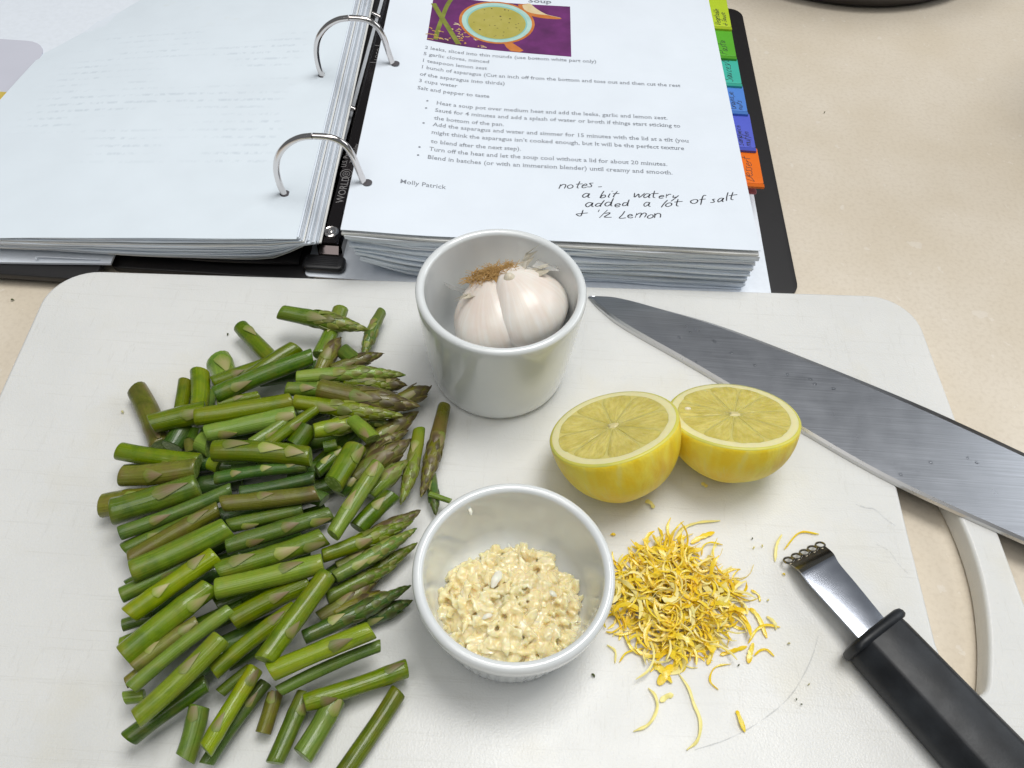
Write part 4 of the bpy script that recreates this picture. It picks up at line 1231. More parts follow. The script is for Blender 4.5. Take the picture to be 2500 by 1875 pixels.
for k in range(5):
    c = tl.lerp(trr, 0.06 + 0.22 * k) + outw * 0.16
    ring = [c + (math.cos(a) * ed + math.sin(a) * outw) * 0.185 for a in [2 * math.pi * j / 20 for j in range(20)]]
    rings = []
    for j, p in enumerate(ring):
        rad = (p - c).normalized()
        rings.append([p + 0.048 * (math.cos(b) * rad + math.sin(b) * rn) for b in [2 * math.pi * q / 8 for q in range(8)]])
    V = [tuple(p) for r_ in rings for p in r_]
    F = [(j * 8 + q, j * 8 + (q + 1) % 8, ((j + 1) % 20) * 8 + (q + 1) % 8, ((j + 1) % 20) * 8 + q) for j in range(20) for q in range(8)]
    part("cutting_ring", (V, F), M['zdark'], zest_tool)
hd = Vector((0.60, -0.80, 0)).normalized()
hn = Vector((0.80, 0.60, 0)).normalized()
hc = Vector((14.86, 13.05, 2.12))
def hsec(c, w, h, p=0.45, n=28):
    return [tuple(c + hn * (w * math.copysign(abs(math.cos(a)) ** p, math.cos(a))) + Vector((0, 0, h * math.copysign(abs(math.sin(a)) ** p, math.sin(a))))) for a in [2 * math.pi * j / n for j in range(n)]]
def hsec2(c, w, h, n=36):
    # flat top with a bevelled long side, as on the moulded grip
    poly = [(-1.0, -0.75), (-0.92, -0.95), (0.9, -0.95), (1.0, -0.7), (1.0, 0.35), (0.9, 0.72), (0.74, 0.92), (0.6, 1.0), (-0.52, 1.0), (-0.62, 0.93), (-0.97, 0.10), (-1.02, -0.1)]
    return [tuple(c + hn * (x * w) + Vector((0, 0, z * h))) for x, z in poly]
hs = []
for s, w, h, dz in ((0.15, 1.25, 0.78, 0), (0.5, 1.27, 0.80, 0), (3.0, 1.30, 0.84, 0), (6.0, 1.36, 0.87, 0), (9.0, 1.40, 0.88, 0.0), (10.0, 1.2, 0.7, 0.0), (10.3, 0.7, 0.4, 0.0)):
    hs.append(hsec2(hc + hd * s + Vector((0, 0, dz - 0.02)), w, h))
part("handle", loft(hs), M['grip'], zest_tool)
cs = [hsec(hc + hd * s, w, h, 0.55) for s, w, h in ((-0.20, 1.28, 0.72), (-0.14, 1.42, 0.84), (0.0, 1.48, 0.90), (0.14, 1.47, 0.89), (0.22, 1.38, 0.82))]
part("collar", loft(cs), M['grip'], zest_tool)

# ------------------------------------------------------------------ lemon zest
def ribbon(pts, w, th, twist=0.0, taper=True, seed=0):
    P = catmull(pts, 5)
    fr = frames(P)
    rings = []
    n = len(P)
    for i, p in enumerate(P):
        t = i / (n - 1)
        ta, nn, bb = fr[i]
        a = twist * t + 0.5 * mnoise.noise(Vector((seed * 1.7, t * 3, 0)))
        s = bb * math.cos(a) + nn * math.sin(a)
        q = nn * math.cos(a) - bb * math.sin(a)
        ww = 0.5 * w * (min(1, 0.35 + 5 * min(t, 1 - t)) if taper else 1) * (1 + 0.55 * mnoise.noise(Vector((t * 9, seed * 3.1, 5))))
        rings.append([p + s * ww + q * th * 0.3, p + q * th, p - s * ww + q * th * 0.3, p - s * ww - q * th * 0.3, p - q * th * 0.5, p + s * ww - q * th * 0.3])
    return loft(rings)
zr = random.Random(31)
def pile_strand():
    while True:
        a, q = zr.uniform(0, 6.283), zr.random() ** 0.62
        x, y = 7.15 + 2.35 * q * math.cos(a) + 0.4 * q * math.cos(3 * a), 14.35 + 2.55 * q * math.sin(a)
        if math.hypot(x - RC2[0], y - RC2[1]) > 3.95: break
    top = 1.3 + 1.0 * (1 - q ** 1.6)
    z = zr.uniform(1.26, top)
    R = zr.uniform(0.25, 1.2)
    arc = zr.uniform(1.5, 5.0) * (0.72 if R > 0.6 else 1)
    a0 = zr.uniform(0, 6.283)
    tilt = Matrix.Rotation(zr.uniform(-0.45, 0.45), 3, 'X') @ Matrix.Rotation(zr.uniform(-0.45, 0.45), 3, 'Y')
    pts = []
    m = 8
    for k in range(m):
        b = a0 + arc * k / (m - 1)
        rad = R * (1 - 0.25 * k / (m - 1))
        d = tilt @ Vector((rad * math.cos(b) - R * math.cos(a0 + arc / 2), rad * math.sin(b) - R * math.sin(a0 + arc / 2), 0))
        p = Vector((x, y, z)) + d
        p.z = max(1.235, p.z)
        dd = Vector((p.x - RC2[0], p.y - RC2[1]))
        if dd.length < 3.7 and p.z < 4.6:
            dd = dd.normalized() * 3.7; p.x, p.y = RC2[0] + dd.x, RC2[1] + dd.y
        pts.append(p)
    return ribbon(pts, zr.uniform(0.05, 0.13) if zr.random() < 0.8 else zr.uniform(0.14, 0.22), 0.016, zr.uniform(-1.5, 1.5), True, zr.uniform(0, 99))
pile = [pile_strand() for _ in range(560)]
solo("zest_pile", join(*pile), [M['zest'], M['zest_pale']], "tangled heap of bright yellow lemon zest beside the shallow ramekin", "lemon zest", (7.1, 14.3, 1.2), kind="stuff", mat_idx=[(1 if k % 4 == 0 else 0) for k, (_, f) in enumerate(pile) for _q in f])
STRANDS = [
 ([(7.4, 17.02), (7.91, 17.65), (8.59, 17.95), (9.48, 18.09)], 0.13, 1, "pale zest strand farthest behind the zest heap"),
 ([(8.11, 16.91), (8.6, 17.23), (9.17, 17.51)], 0.2, 0, "short broad zest strip just behind the zest heap"),
 ([(8.53, 16.36), (8.6, 16.75), (8.94, 16.96), (9.48, 16.93)], 0.07, 0, "thin hooked zest strand at the back right of the heap"),
 ([(7.21, 11.28), (7.56, 10.73), (7.71, 10.17), (7.92, 9.51), (7.77, 8.84), (7.34, 8.46)], 0.12, 1, "longest zest strand, curving down below the heap"),
 ([(6.01, 10.63), (6.25, 10.33), (6.29, 9.84), (5.95, 9.27), (5.38, 8.99)], 0.11, 1, "curved pale zest strand left of the longest one"),
 ([(8.72, 10.74), (8.43, 11.04), (8.53, 11.44), (8.81, 11.68), (9.31, 11.78)], 0.07, 0, "c shaped thin zest strand below the heap"),
 ([(9.35, 10.0), (9.44, 9.67), (9.58, 9.23)], 0.2, 0, "lone stubby zest strip nearest the viewer on the right"),
 ([(8.38, 11.69), (8.6, 12.23), (8.81, 12.79)], 0.19, 0, "straight broad zest strip at the lower right of the heap"),
 ([(8.92, 12.12), (9.4, 12.29), (10.02, 12.53)], 0.16, 0, "zest strip lying level right of the straight broad one"),
 ([(10.1, 12.67), (10.43, 13.17), (10.87, 13.44), (11.47, 13.42)], 0.11, 0, "arched zest strand at the far right of the heap"),
 ([(10.28, 12.18), (10.53, 12.4), (10.81, 12.45), (11.07, 12.2)], 0.09, 0, "small arched zest strand below the larger arched one"),
 ([(10.01, 11.86), (10.12, 12.27), (10.3, 12.68)], 0.2, 0, "thick short zest curl under the arched strands"),
 ([(5.14, 12.74), (5.23, 12.41), (5.41, 12.09), (5.74, 11.88)], 0.11, 0, "zest strand slanting down at the lower left of the heap"),
 ([(4.43, 12.22), (4.75, 11.98), (4.74, 11.51)], 0.08, 1, "pale zest curl nearest the rim of the shallow ramekin"),
 ([(4.91, 11.56), (5.21, 11.94), (5.95, 12.19)], 0.07, 0, "thin zest strand crossing at the lower left of the heap"),
 ([(10.47, 14.95), (10.75, 14.75), (10.79, 14.47)], 0.1, 0, "small zest hook at the right edge of the heap"),
 ([(10.34, 14.15), (10.63, 13.74), (10.87, 12.93)], 0.17, 0, "zest strip running down the right edge of the heap"),
 ([(10.98, 13.84), (11.22, 13.57), (11.29, 13.3)], 0.13, 1, "pale zest bit outermost on the right of the heap"),
 ([(6.25, 11.61), (6.63, 11.31), (6.93, 10.88)], 0.3, 0, "clumped zest piece just below the heap, slanting right"),
 ([(6.97, 11.59), (6.68, 11.19), (6.4, 10.78)], 0.3, 0, "clumped zest piece just below the heap, slanting left"),
 ([(6.44, 10.15), (6.7, 10.36), (6.96, 10.44)], 0.2, 1, "pale zest bit under the two clumped pieces"),
 ([(4.4, 12.75), (4.7, 12.75), (5.18, 13.16)], 0.07, 0, "thin zest strand touching the ramekin at the left of the heap"),
 ([(11.65, 16.31), (11.78, 17.02), (12.11, 17.6)], 0.12, 1, "faint pale zest strand left of the zester rings"),
 ([(12.12, 16.9), (12.9, 17.75), (13.75, 17.75)], 0.08, 0, "zest thread caught behind the zester rings"),
 ([(6.25, 18.85), (6.46, 18.69), (6.6, 18.5)], 0.22, 1, "yellow scrap on the board below the left lemon half"),
 ([(8.8, 19.95), (8.95, 19.85), (9.05, 19.75)], 0.16, 1, "yellow scrap on the board below the right lemon half"),
]
for k, (pts, w, pale, lab) in enumerate(STRANDS):
    P3 = [(x, y, 1.27 + (0.10 if 0 < i < len(pts) - 1 else 0.0) * ((k * 7 % 5) / 4)) for i, (x, y) in enumerate(pts)]
    solo("zest_strand", ribbon(P3, w, 0.03, 0.5 - (k % 3) * 0.5, True, k), M['zest_pale' if pale else 'zest'], lab, "zest strand", (pts[0][0], pts[0][1], 1.2), "loose strands of lemon zest")
CRUMBS = [((4.77, 17.07), 0.16, 'zest', "yellow zest crumb by the right rim of the shallow ramekin"), ((10.81, 16.89), 0.09, 'zest_pale', "pale crumb behind the zest heap, left of a pair"), ((11.18, 17.0), 0.08, 'zest_pale', "pale crumb behind the zest heap, right of a pair"),
 ((11.94, 15.74), 0.1, 'zest', "yellow crumb just below the zester rings"), ((11.12, 14.54), 0.08, 'zest_pale', "pale crumb right of the zest heap"), ((10.79, 17.32), 0.07, 'crumb_green', "green crumb left of the zester rings"),
 ((3.88, 10.98), 0.13, 'crumb_green', "dark green crumb between the shallow ramekin and the loose zest"), ((11.73, 12.76), 0.09, 'crumb_pale', "greenish crumb right of the arched zest strand"), ((12.28, 11.18), 0.07, 'crumb_pale', "pale crumb nearest the zester handle"),
 ((11.7, 10.57), 0.06, 'crumb_green', "dark crumb below the zester collar, left of two"), ((11.87, 10.39), 0.06, 'crumb_green', "dark crumb below the zester collar, right of two"), ((9.61, 11.75), 0.07, 'crumb_green', "green crumb beside the c shaped zest strand"),
 ((-14.28, 26.71), 0.1, 'crumb_green', "green crumb alone on the board above the asparagus"), ((-17.9, 21.7), 0.13, 'crumb_pale', "pale drop-like crumb at the far left of the board") , ((-26.5, 29.04), 0.12, 'crumb_green', "dark speck on the counter at the left"), ((19.85, 50.31), 0.08, 'crumb_green', "dark speck on the counter right of the binder")]
for k, ((x, y), r, m, lab) in enumerate(CRUMBS):
    r *= 0.72
    z = 0.0 if "counter" in lab else 1.2
    solo("crumb", chip((x, y, z + 0.05), r * 2, r * 1.1, 0.1, k * 0.9, k), M[m], lab, "crumb", (x, y, z), "crumbs scattered round the board")


# wet traces on the board
for pts, r_, lab in [([(13.0, 13.2), (12.5, 12.1), (11.5, 10.7), (10.18, 9.65), (8.9, 8.95), (7.64, 8.49)], 0.035, "faint wet arc on the board below the loose zest"),
                     ([(15.7, 19.4), (16.1, 19.25), (16.5, 19.2), (16.9, 18.75), (17.25, 18.45)], 0.04, "wet streak on the board between the knife and the slot"),
                     ([(16.2, 17.5), (16.7, 17.2), (17.0, 16.6), (17.3, 16.2)], 0.03, "shorter wet streak on the board left of the slot")]:
    solo("wet_trace", tube(catmull([(x, y, 1.2 - r_ * 0.35) for x, y in pts], 6), lambda t, r_=r_: r_ * (0.6 + 0.5 * mnoise.noise(Vector((t * 14, r_ * 90, 2)))), 8), M['water'], lab, "wet trace", (pts[0][0], pts[0][1], 1.2), "wet traces on the board")
ASPARAGUS = [
    ('s', 1, -13.49, 26.69, 2.0, -11.51, 24.76, 2.0, 0.33, 'stalk piece sticking out alone at the upper left rim, bract near its cut end'),
    ('s', 0, -14.13, 24.69, 1.72, -13.24, 23.07, 2.0, 0.55, 'short fat pale stub standing out above the upper left rim of the pile'),
    ('s', 1, -14.53, 23.49, 2.35, -14.0, 21.35, 2.35, 0.36, 'upright bright green stalk piece beside the short fat stub, no bracts showing'),
    ('s', 1, -15.19, 23.16, 2.0, -14.89, 21.12, 2.0, 0.28, 'narrow upright stalk piece with a brown patch, just left of the plain upright one'),
    ('s', 3, -17.42, 22.72, 1.72, -15.4, 19.73, 1.72, 0.44, 'olive stalk piece leaning out at the far upper left of the pile'),
    ('s', 1, -13.91, 22.66, 2.0, -13.64, 21.56, 2.0, 0.23, 'green sliver of stalk showing under the dark wet piece at upper left'),
    ('s', 1, -13.73, 22.94, 2.35, -11.34, 24.03, 2.65, 0.29, 'shiny stalk piece lying under two others by the top rim of the pile'),
    ('s', 1, -12.07, 22.74, 2.95, -10.19, 24.86, 2.95, 0.34, 'stalk piece with a round upper end crossing over the top rim'),
    ('s', 2, -13.23, 21.81, 2.95, -9.29, 24.17, 3.2, 0.35, 'long dark wet stalk piece at the top, pink bract on its lower left end'),
    ('s', 1, -15.7, 20.27, 2.65, -13.56, 21.11, 2.65, 0.41, 'stalk piece reaching left under the long pale one, pink bract along its top'),
    ('s', 0, -13.69, 20.42, 3.2, -9.62, 21.61, 3.2, 0.35, 'long pale stalk piece lying level across the upper half of the pile'),
    ('s', 1, -13.12, 21.55, 2.65, -11.38, 22.18, 2.65, 0.19, 'thin stalk with a pinkish stripe showing above the long pale piece'),
    ('s', 0, -13.07, 19.76, 2.95, -9.36, 20.9, 3.2, 0.35, 'pale stalk piece lying just below the long level pale one'),
    ('s', 0, -10.95, 19.19, 3.2, -9.59, 20.71, 3.2, 0.24, 'thin pale stalk with pink streaks slanting up in the upper middle'),
    ('s', 1, -10.31, 19.12, 3.2, -8.43, 21.09, 3.5, 0.21, 'narrow green stalk slanting up to a clean cut end in the upper middle'),
    ('s', 1, -12.35, 18.58, 3.5, -8.24, 18.6, 3.5, 0.39, 'thick level green piece in the middle with three pale triangular bracts'),
    ('s', 2, -14.55, 20.67, 2.0, -14.77, 19.54, 2.0, 0.45, 'dark stub with its round cut end facing down, at the left behind the pale pair'),
    ('s', 2, -13.93, 20.45, 2.0, -13.93, 19.86, 2.0, 0.3, 'dark green stub half hidden right of the dark stub on the left'),
    ('s', 0, -13.53, 19.73, 2.35, -12.99, 19.52, 2.35, 0.41, 'very short pale stub between the left pieces and the thick level one'),
    ('s', 3, -14.11, 19.91, 2.0, -13.83, 19.29, 2.0, 0.22, 'brownish bit of stalk between the two short stubs on the left'),
    ('s', 1, -16.65, 18.79, 2.65, -13.12, 18.5, 2.65, 0.34, 'stalk piece pointing left with a yellow bract mark, upper left side'),
    ('s', 3, -16.14, 17.57, 2.65, -13.01, 18.02, 2.95, 0.39, 'olive stalk piece on the left side just under the one with the yellow mark'),
    ('s', 1, -16.41, 18.15, 2.0, -14.14, 18.69, 2.0, 0.27, 'green stalk mostly hidden behind the olive piece on the left side'),
    ('s', 2, -12.12, 17.57, 2.95, -8.37, 18.34, 3.2, 0.23, 'slim dark green stalk lying level just under the thick piece with three bracts'),
    ('s', 0, -12.83, 18.64, 2.35, -12.34, 18.49, 2.35, 0.24, 'tiny pale end poking out under the left end of the thick level piece'),
    ('s', 2, -11.64, 18.18, 2.65, -10.58, 18.51, 2.65, 0.21, 'dark end hidden between the thick level piece and the slim dark one'),
    ('s', 3, -16.8, 16.48, 2.0, -14.24, 16.83, 2.35, 0.43, 'olive piece sticking out farthest left, behind a greener one'),
    ('s', 1, -15.85, 15.74, 2.95, -12.73, 17.19, 2.95, 0.47, 'thick stalk piece on the left side with one long pinkish bract'),
    ('s', 1, -15.22, 14.82, 2.95, -11.33, 17.12, 2.95, 0.25, 'slender stalk piece below the thick one with the long pink bract'),
    ('s', 1, -15.05, 14.4, 2.35, -12.17, 15.95, 2.65, 0.28, 'stalk piece squeezed between the slender piece and the fat one on the left'),
    ('s', 3, -14.63, 13.86, 2.65, -11.6, 16.17, 2.95, 0.31, 'olive stalk piece with pink bract near its right end, left middle'),
    ('s', 1, -13.99, 13.02, 3.5, -10.83, 15.13, 3.5, 0.4, 'fat smooth olive green stalk piece in the left middle, no bracts'),
    ('s', 1, -14.32, 12.26, 2.95, -11.85, 14.12, 2.95, 0.27, 'stalk piece with a bright long shine, left side, under the white ended one'),
    ('s', 0, -13.54, 11.33, 3.5, -11.0, 13.92, 3.5, 0.33, 'light green stalk piece with whitish cut end at its upper right'),
    ('s', 1, -14.15, 11.34, 2.35, -13.19, 11.74, 2.35, 0.22, 'yellowish stalk end peeking out low on the left side'),
    ('s', 1, -14.02, 10.58, 2.35, -13.0, 11.12, 2.35, 0.23, 'stalk end jutting out left beneath the broad mid green piece'),
    ('s', 1, -13.38, 9.91, 3.2, -10.94, 12.79, 3.2, 0.38, 'broad mid green stalk piece in the lower left, red mark along its top'),
    ('s', 3, -13.0, 9.61, 2.95, -11.17, 11.44, 2.95, 0.25, 'olive stalk piece with a pink edge showing above the pale glossy one, lower left'),
    ('s', 0, -12.75, 8.81, 3.2, -9.97, 11.91, 3.2, 0.23, 'long pale stalk piece with a whitish sheen, lower left'),
    ('s', 3, -13.22, 9.13, 2.65, -11.73, 10.53, 2.65, 0.18, 'thin olive stalk showing along the left side of the pale piece with sheen'),
    ('s', 0, -12.02, 7.63, 3.8, -9.85, 10.61, 3.8, 0.32, 'thickest bright stalk piece at the front left with a big pinkish bract'),
    ('s', 2, -12.62, 7.32, 2.35, -10.34, 9.31, 2.65, 0.29, 'dark green stalk piece lying under the thickest bright one, front left'),
    ('s', 0, -13.21, 8.69, 2.35, -12.53, 8.81, 2.35, 0.2, 'small whitish stalk end peeking out left of the thickest bright piece'),
    ('s', 1, -10.59, 6.85, 2.0, -10.47, 8.59, 2.35, 0.33, 'upright stalk piece at the front with a pointed bract at its top'),
    ('s', 0, -9.67, 6.98, 2.95, -8.61, 9.87, 2.95, 0.26, 'wet bright stalk piece at the front, frayed at its upper end'),
    ('s', 1, -9.81, 6.74, 2.0, -8.39, 9.68, 2.0, 0.23, 'stalk lying along the right side of the wet frayed piece at the front'),
    ('s', 1, -9.96, 9.18, 2.0, -9.06, 10.15, 2.0, 0.19, 'short stalk half hidden above the wet frayed piece'),
    ('s', 1, -10.1, 9.63, 2.95, -7.53, 12.17, 3.2, 0.27, 'stalk piece with a thin bright streak, centre front, pink bract at its top'),
    ('s', 1, -9.91, 11.56, 2.95, -7.34, 13.27, 2.95, 0.34, 'stalk piece in the lower middle with a tan bract, above the streaked one'),
    ('s', 0, -10.65, 12.55, 3.5, -6.84, 13.88, 3.5, 0.35, 'long light stalk piece across the lower middle with one pink bract'),
    ('s', 1, -10.84, 13.38, 3.2, -7.05, 15.15, 3.2, 0.35, 'stalk piece with three long pale bracts, centre of the pile'),
    ('s', 1, -10.8, 14.45, 3.2, -6.94, 16.18, 3.2, 0.3, 'smooth stalk piece just above the one with three long bracts'),
    ('s', 1, -10.99, 15.46, 2.95, -8.23, 16.42, 2.95, 0.25, 'thin stalk with a whitish pink bract at its left end, centre'),
    ('s', 3, -11.34, 16.14, 3.5, -7.63, 16.91, 3.5, 0.3, 'brownish rough stalk piece in the centre of the pile'),
    ('s', 2, -8.27, 17.11, 2.95, -7.41, 16.91, 2.95, 0.28, 'dark stub poking out past the right end of the brownish rough piece'),
    ('s', 2, -10.85, 16.86, 3.2, -7.97, 17.79, 3.2, 0.24, 'green stalk with a glistening bluish cut end in the centre'),
    ('s', 0, -6.61, 14.94, 3.8, -5.31, 18.27, 3.8, 0.29, 'light stalk piece slanting steeply up beside the long brown buds, two bracts'),
    ('s', 1, -7.06, 17.37, 3.5, -6.51, 19.41, 3.2, 0.39, 'thick piece with a dark round cut end facing the front, centre right'),
    ('s', 2, -6.97, 17.44, 2.65, -6.1, 18.47, 2.65, 0.29, 'dark wet stalk behind the thick piece with the round dark end'),
    ('s', 2, -5.86, 15.72, 2.95, -4.66, 17.38, 2.95, 0.32, 'short dark stalk with a brown patch right of the steep light piece'),
    ('s', 1, -8.16, 9.91, 3.8, -6.59, 13.41, 3.5, 0.34, 'stalk crossing diagonally over the others at the lower middle, one pale bract'),
    ('s', 0, -7.94, 9.59, 3.5, -4.57, 11.37, 3.5, 0.31, 'thick light stalk piece at the front right with a flat pinkish bract'),
    ('s', 1, -7.69, 9.2, 2.65, -4.28, 11.11, 2.65, 0.2, 'slim stalk piece lying just below the thick light one at the front right'),
    ('s', 1, -6.75, 8.93, 2.35, -3.24, 10.54, 2.0, 0.3, 'blotchy stalk piece with yellow bract marks at the lower right of the pile'),
    ('s', 1, -7.45, 6.92, 2.0, -6.86, 9.39, 2.0, 0.28, 'bright stalk piece pointing at the viewer, lower right of the pile'),
    ('s', 0, -6.53, 7.21, 2.0, -5.71, 9.28, 2.0, 0.35, 'fat pale wet stalk piece with an open cut end, front right'),
    ('s', 3, -8.15, 7.95, 1.72, -7.94, 9.39, 2.0, 0.25, 'short stalk piece with an orange brown node at its top, front'),
    ('s', 1, -5.13, 6.64, 1.72, -3.49, 9.76, 1.72, 0.29, 'lone green stalk piece cut off by the lower edge of the photo'),
    ('s', 2, -9.15, 19.43, 2.95, -8.65, 20.33, 3.2, 0.4, 'dark round stub in the upper middle with a pale cut rim'),
    ('s', 2, -7.93, 19.46, 2.95, -7.38, 19.63, 2.95, 0.24, 'small dark stub showing its end under the twisted tip'),
    ('s', 2, -8.04, 18.4, 2.65, -7.18, 19.52, 2.65, 0.24, 'dark stalk in the gap below the small dark stub'),
    ('s', 0, -6.83, 20.6, 3.5, -5.78, 19.69, 3.5, 0.29, 'short piece pointing down right with a yellow cut end, among the tips'),
    ('s', 1, -8.15, 25.29, 2.35, -7.53, 24.74, 2.35, 0.35, 'small green nub between the brown tips at the top'),
    ('s', 1, -8.73, 27.93, 2.35, -9.2, 24.9, 2.35, 0.33, 'stalk piece under the crossing tip at the very top of the pile'),
    ('t', 1, -6.75, 28.26, 2.0, -7.23, 25.2, 2.0, 0.26, 'slim spear standing up at the top right of the pile, cut end up'),
    ('t', 1, -11.42, 26.96, 2.95, -7.16, 26.48, 2.65, 0.36, 'spear tip lying across the very top of the pile, pointing right'),
    ('t', 3, -9.02, 23.95, 2.35, -8.46, 26.04, 2.35, 0.34, 'brownish spear tip pointing up just below the crossing tip'),
    ('t', 3, -8.48, 24.14, 2.35, -6.26, 25.29, 2.35, 0.26, 'dark spear tip pointing right with a black point, near the top'),
    ('t', 0, -9.85, 23.1, 2.95, -4.97, 23.87, 2.65, 0.3, 'long light green spear tip near the top, pointing right at the tall ramekin'),
    ('t', 1, -10.19, 22.43, 2.95, -6.5, 22.78, 2.65, 0.31, 'spear piece mostly hidden behind the fat purple brown tip'),
    ('t', 3, -8.58, 22.16, 3.5, -4.12, 21.79, 3.2, 0.45, 'fattest spear tip, purple brown, in the upper right of the pile'),
    ('t', 3, -6.34, 23.45, 2.35, -4.97, 23.52, 2.35, 0.26, 'little tip poking out above the fattest purple brown tip'),
    ('t', 3, -5.32, 22.33, 2.35, -3.81, 23.44, 2.35, 0.33, 'spear tip with a pale edge pointing up right, by the tall ramekin'),
    ('t', 0, -9.49, 21.37, 3.5, -4.73, 21.2, 3.2, 0.32, 'slim green spear tip lying just below the fattest purple brown tip'),
    ('t', 3, -6.13, 20.18, 2.35, -4.24, 22.0, 2.35, 0.35, 'dull brown spear tip pointing up right toward the tall ramekin'),
    ('t', 0, -8.36, 19.9, 3.5, -6.35, 20.78, 3.2, 0.32, 'twisted broken spear tip lying on top in the upper right'),
    ('t', 3, -3.06, 22.76, 2.0, -3.58, 17.88, 2.0, 0.3, 'brown green spear at the right edge of the pile, cut end up, tip down'),
    ('t', 0, -4.02, 21.11, 2.35, -4.35, 17.27, 2.35, 0.27, 'light green spear pointing down, left of the one at the right edge'),
    ('t', 2, -3.28, 19.18, 1.72, -2.88, 17.25, 1.72, 0.21, 'dark thin spear tip going down behind the rim of the shallow ramekin'),
    ('s', 1, -3.25, 18.06, 2.0, -2.29, 17.77, 2.0, 0.11, 'tiny twig lying across the dark thin spear by the shallow ramekin'),
    ('t', 3, -6.42, 18.16, 2.65, -4.35, 20.06, 2.95, 0.42, 'big brown spear tip in the right middle of the pile'),
    ('t', 3, -5.97, 18.68, 2.65, -5.45, 20.24, 2.65, 0.32, 'brown bud tucked against the left of the big brown spear tip'),
    ('t', 0, -5.62, 17.27, 2.95, -4.3, 19.03, 2.95, 0.29, 'greenish spear tip just below the big brown one, right middle'),
    ('t', 3, -6.34, 15.02, 2.35, -3.51, 17.04, 2.35, 0.32, 'spear tip with a fat brown head, upper one beside the shallow ramekin'),
    ('t', 1, -7.04, 14.42, 2.95, -3.72, 16.35, 2.65, 0.28, 'green spear tip under the fat brown head, pointing up right'),
    ('t', 1, -6.4, 13.57, 2.95, -3.51, 16.05, 2.65, 0.25, 'long spear tip with pale bracts, pointing at the rim of the shallow ramekin'),
    ('t', 1, -6.12, 13.49, 2.0, -3.48, 15.73, 2.0, 0.24, 'dark spear tip touching the rim of the shallow ramekin'),
    ('t', 3, -6.87, 12.26, 2.0, -4.87, 14.05, 2.0, 0.29, 'dark brown spear tip lying on the board, lower right middle'),
    ('t', 2, -7.19, 11.22, 2.65, -3.49, 13.7, 2.35, 0.28, 'spear with a dark wet cut end pointing toward the shallow ramekin'),
    ('t', 2, -5.45, 12.22, 1.72, -3.47, 13.3, 1.72, 0.28, 'lowest dark spear tip, flat on the board next to the shallow ramekin'),
    ('t', 1, -7.72, 23.32, 2.65, -5.29, 23.35, 2.35, 0.29, 'mottled tip squeezed between the long light tip and the fattest one'),
    ('t', 1, -7.95, 21.43, 2.65, -5.25, 21.11, 2.65, 0.29, 'tip partly under the slim green one, upper right of the pile'),
    ('t', 3, -6.36, 19.59, 2.35, -4.58, 20.96, 2.35, 0.3, 'brownish tip between the dull brown tip and the big brown one'),
    ('t', 1, -6.25, 17.56, 2.35, -4.56, 18.66, 2.35, 0.28, 'darker tip lying under the greenish one, right middle'),
    ('t', 3, -8.36, 22.42, 2.65, -6.05, 22.06, 2.65, 0.31, 'brown tip showing under the slim green spear tip'),
    ('t', 3, -6.5, 14.26, 2.35, -3.93, 15.86, 2.35, 0.25, 'brown tip filling the gap above the long spear with pale bracts'),
    ('t', 1, -6.66, 12.94, 2.35, -4.2, 14.63, 2.0, 0.25, 'greenish tip next to the dark one that touches the shallow ramekin'),
    ('t', 3, -6.33, 12.5, 2.0, -4.0, 13.48, 2.0, 0.26, 'brownish tip above the spear with the dark wet cut end'),
    ('t', 1, -7.01, 18.97, 2.35, -5.53, 19.84, 2.35, 0.3, 'half hidden tip left of the brown bud, right middle'),
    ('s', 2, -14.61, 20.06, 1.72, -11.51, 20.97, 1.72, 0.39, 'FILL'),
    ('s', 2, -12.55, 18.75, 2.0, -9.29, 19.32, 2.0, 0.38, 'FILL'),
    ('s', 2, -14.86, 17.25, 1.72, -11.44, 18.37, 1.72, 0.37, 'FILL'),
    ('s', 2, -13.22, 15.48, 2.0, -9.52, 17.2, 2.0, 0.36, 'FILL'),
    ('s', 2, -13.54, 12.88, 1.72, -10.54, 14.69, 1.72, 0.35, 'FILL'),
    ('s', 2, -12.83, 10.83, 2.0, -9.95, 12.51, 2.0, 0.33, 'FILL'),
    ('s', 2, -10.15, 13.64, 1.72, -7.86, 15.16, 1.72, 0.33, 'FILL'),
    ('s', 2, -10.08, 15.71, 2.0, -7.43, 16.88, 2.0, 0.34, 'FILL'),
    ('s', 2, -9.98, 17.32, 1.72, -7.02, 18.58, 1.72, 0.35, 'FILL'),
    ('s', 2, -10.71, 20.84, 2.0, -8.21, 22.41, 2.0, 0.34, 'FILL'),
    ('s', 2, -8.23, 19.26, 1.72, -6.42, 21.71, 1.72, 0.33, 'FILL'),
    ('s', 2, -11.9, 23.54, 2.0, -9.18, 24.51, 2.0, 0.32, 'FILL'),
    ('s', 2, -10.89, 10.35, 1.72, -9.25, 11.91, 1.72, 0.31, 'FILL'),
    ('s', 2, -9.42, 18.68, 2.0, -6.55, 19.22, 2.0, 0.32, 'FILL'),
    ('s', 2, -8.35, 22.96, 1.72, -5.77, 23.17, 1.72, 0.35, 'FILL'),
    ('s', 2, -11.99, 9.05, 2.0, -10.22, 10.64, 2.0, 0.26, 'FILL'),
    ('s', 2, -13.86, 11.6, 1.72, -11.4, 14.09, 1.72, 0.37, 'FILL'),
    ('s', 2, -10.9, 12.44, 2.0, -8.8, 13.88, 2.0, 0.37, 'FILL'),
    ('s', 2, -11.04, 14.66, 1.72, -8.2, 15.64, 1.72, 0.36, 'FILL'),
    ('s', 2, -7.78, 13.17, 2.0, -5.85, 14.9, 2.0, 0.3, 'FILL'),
    ('s', 2, -14.72, 18.57, 1.72, -11.16, 19.48, 1.72, 0.35, 'FILL'),
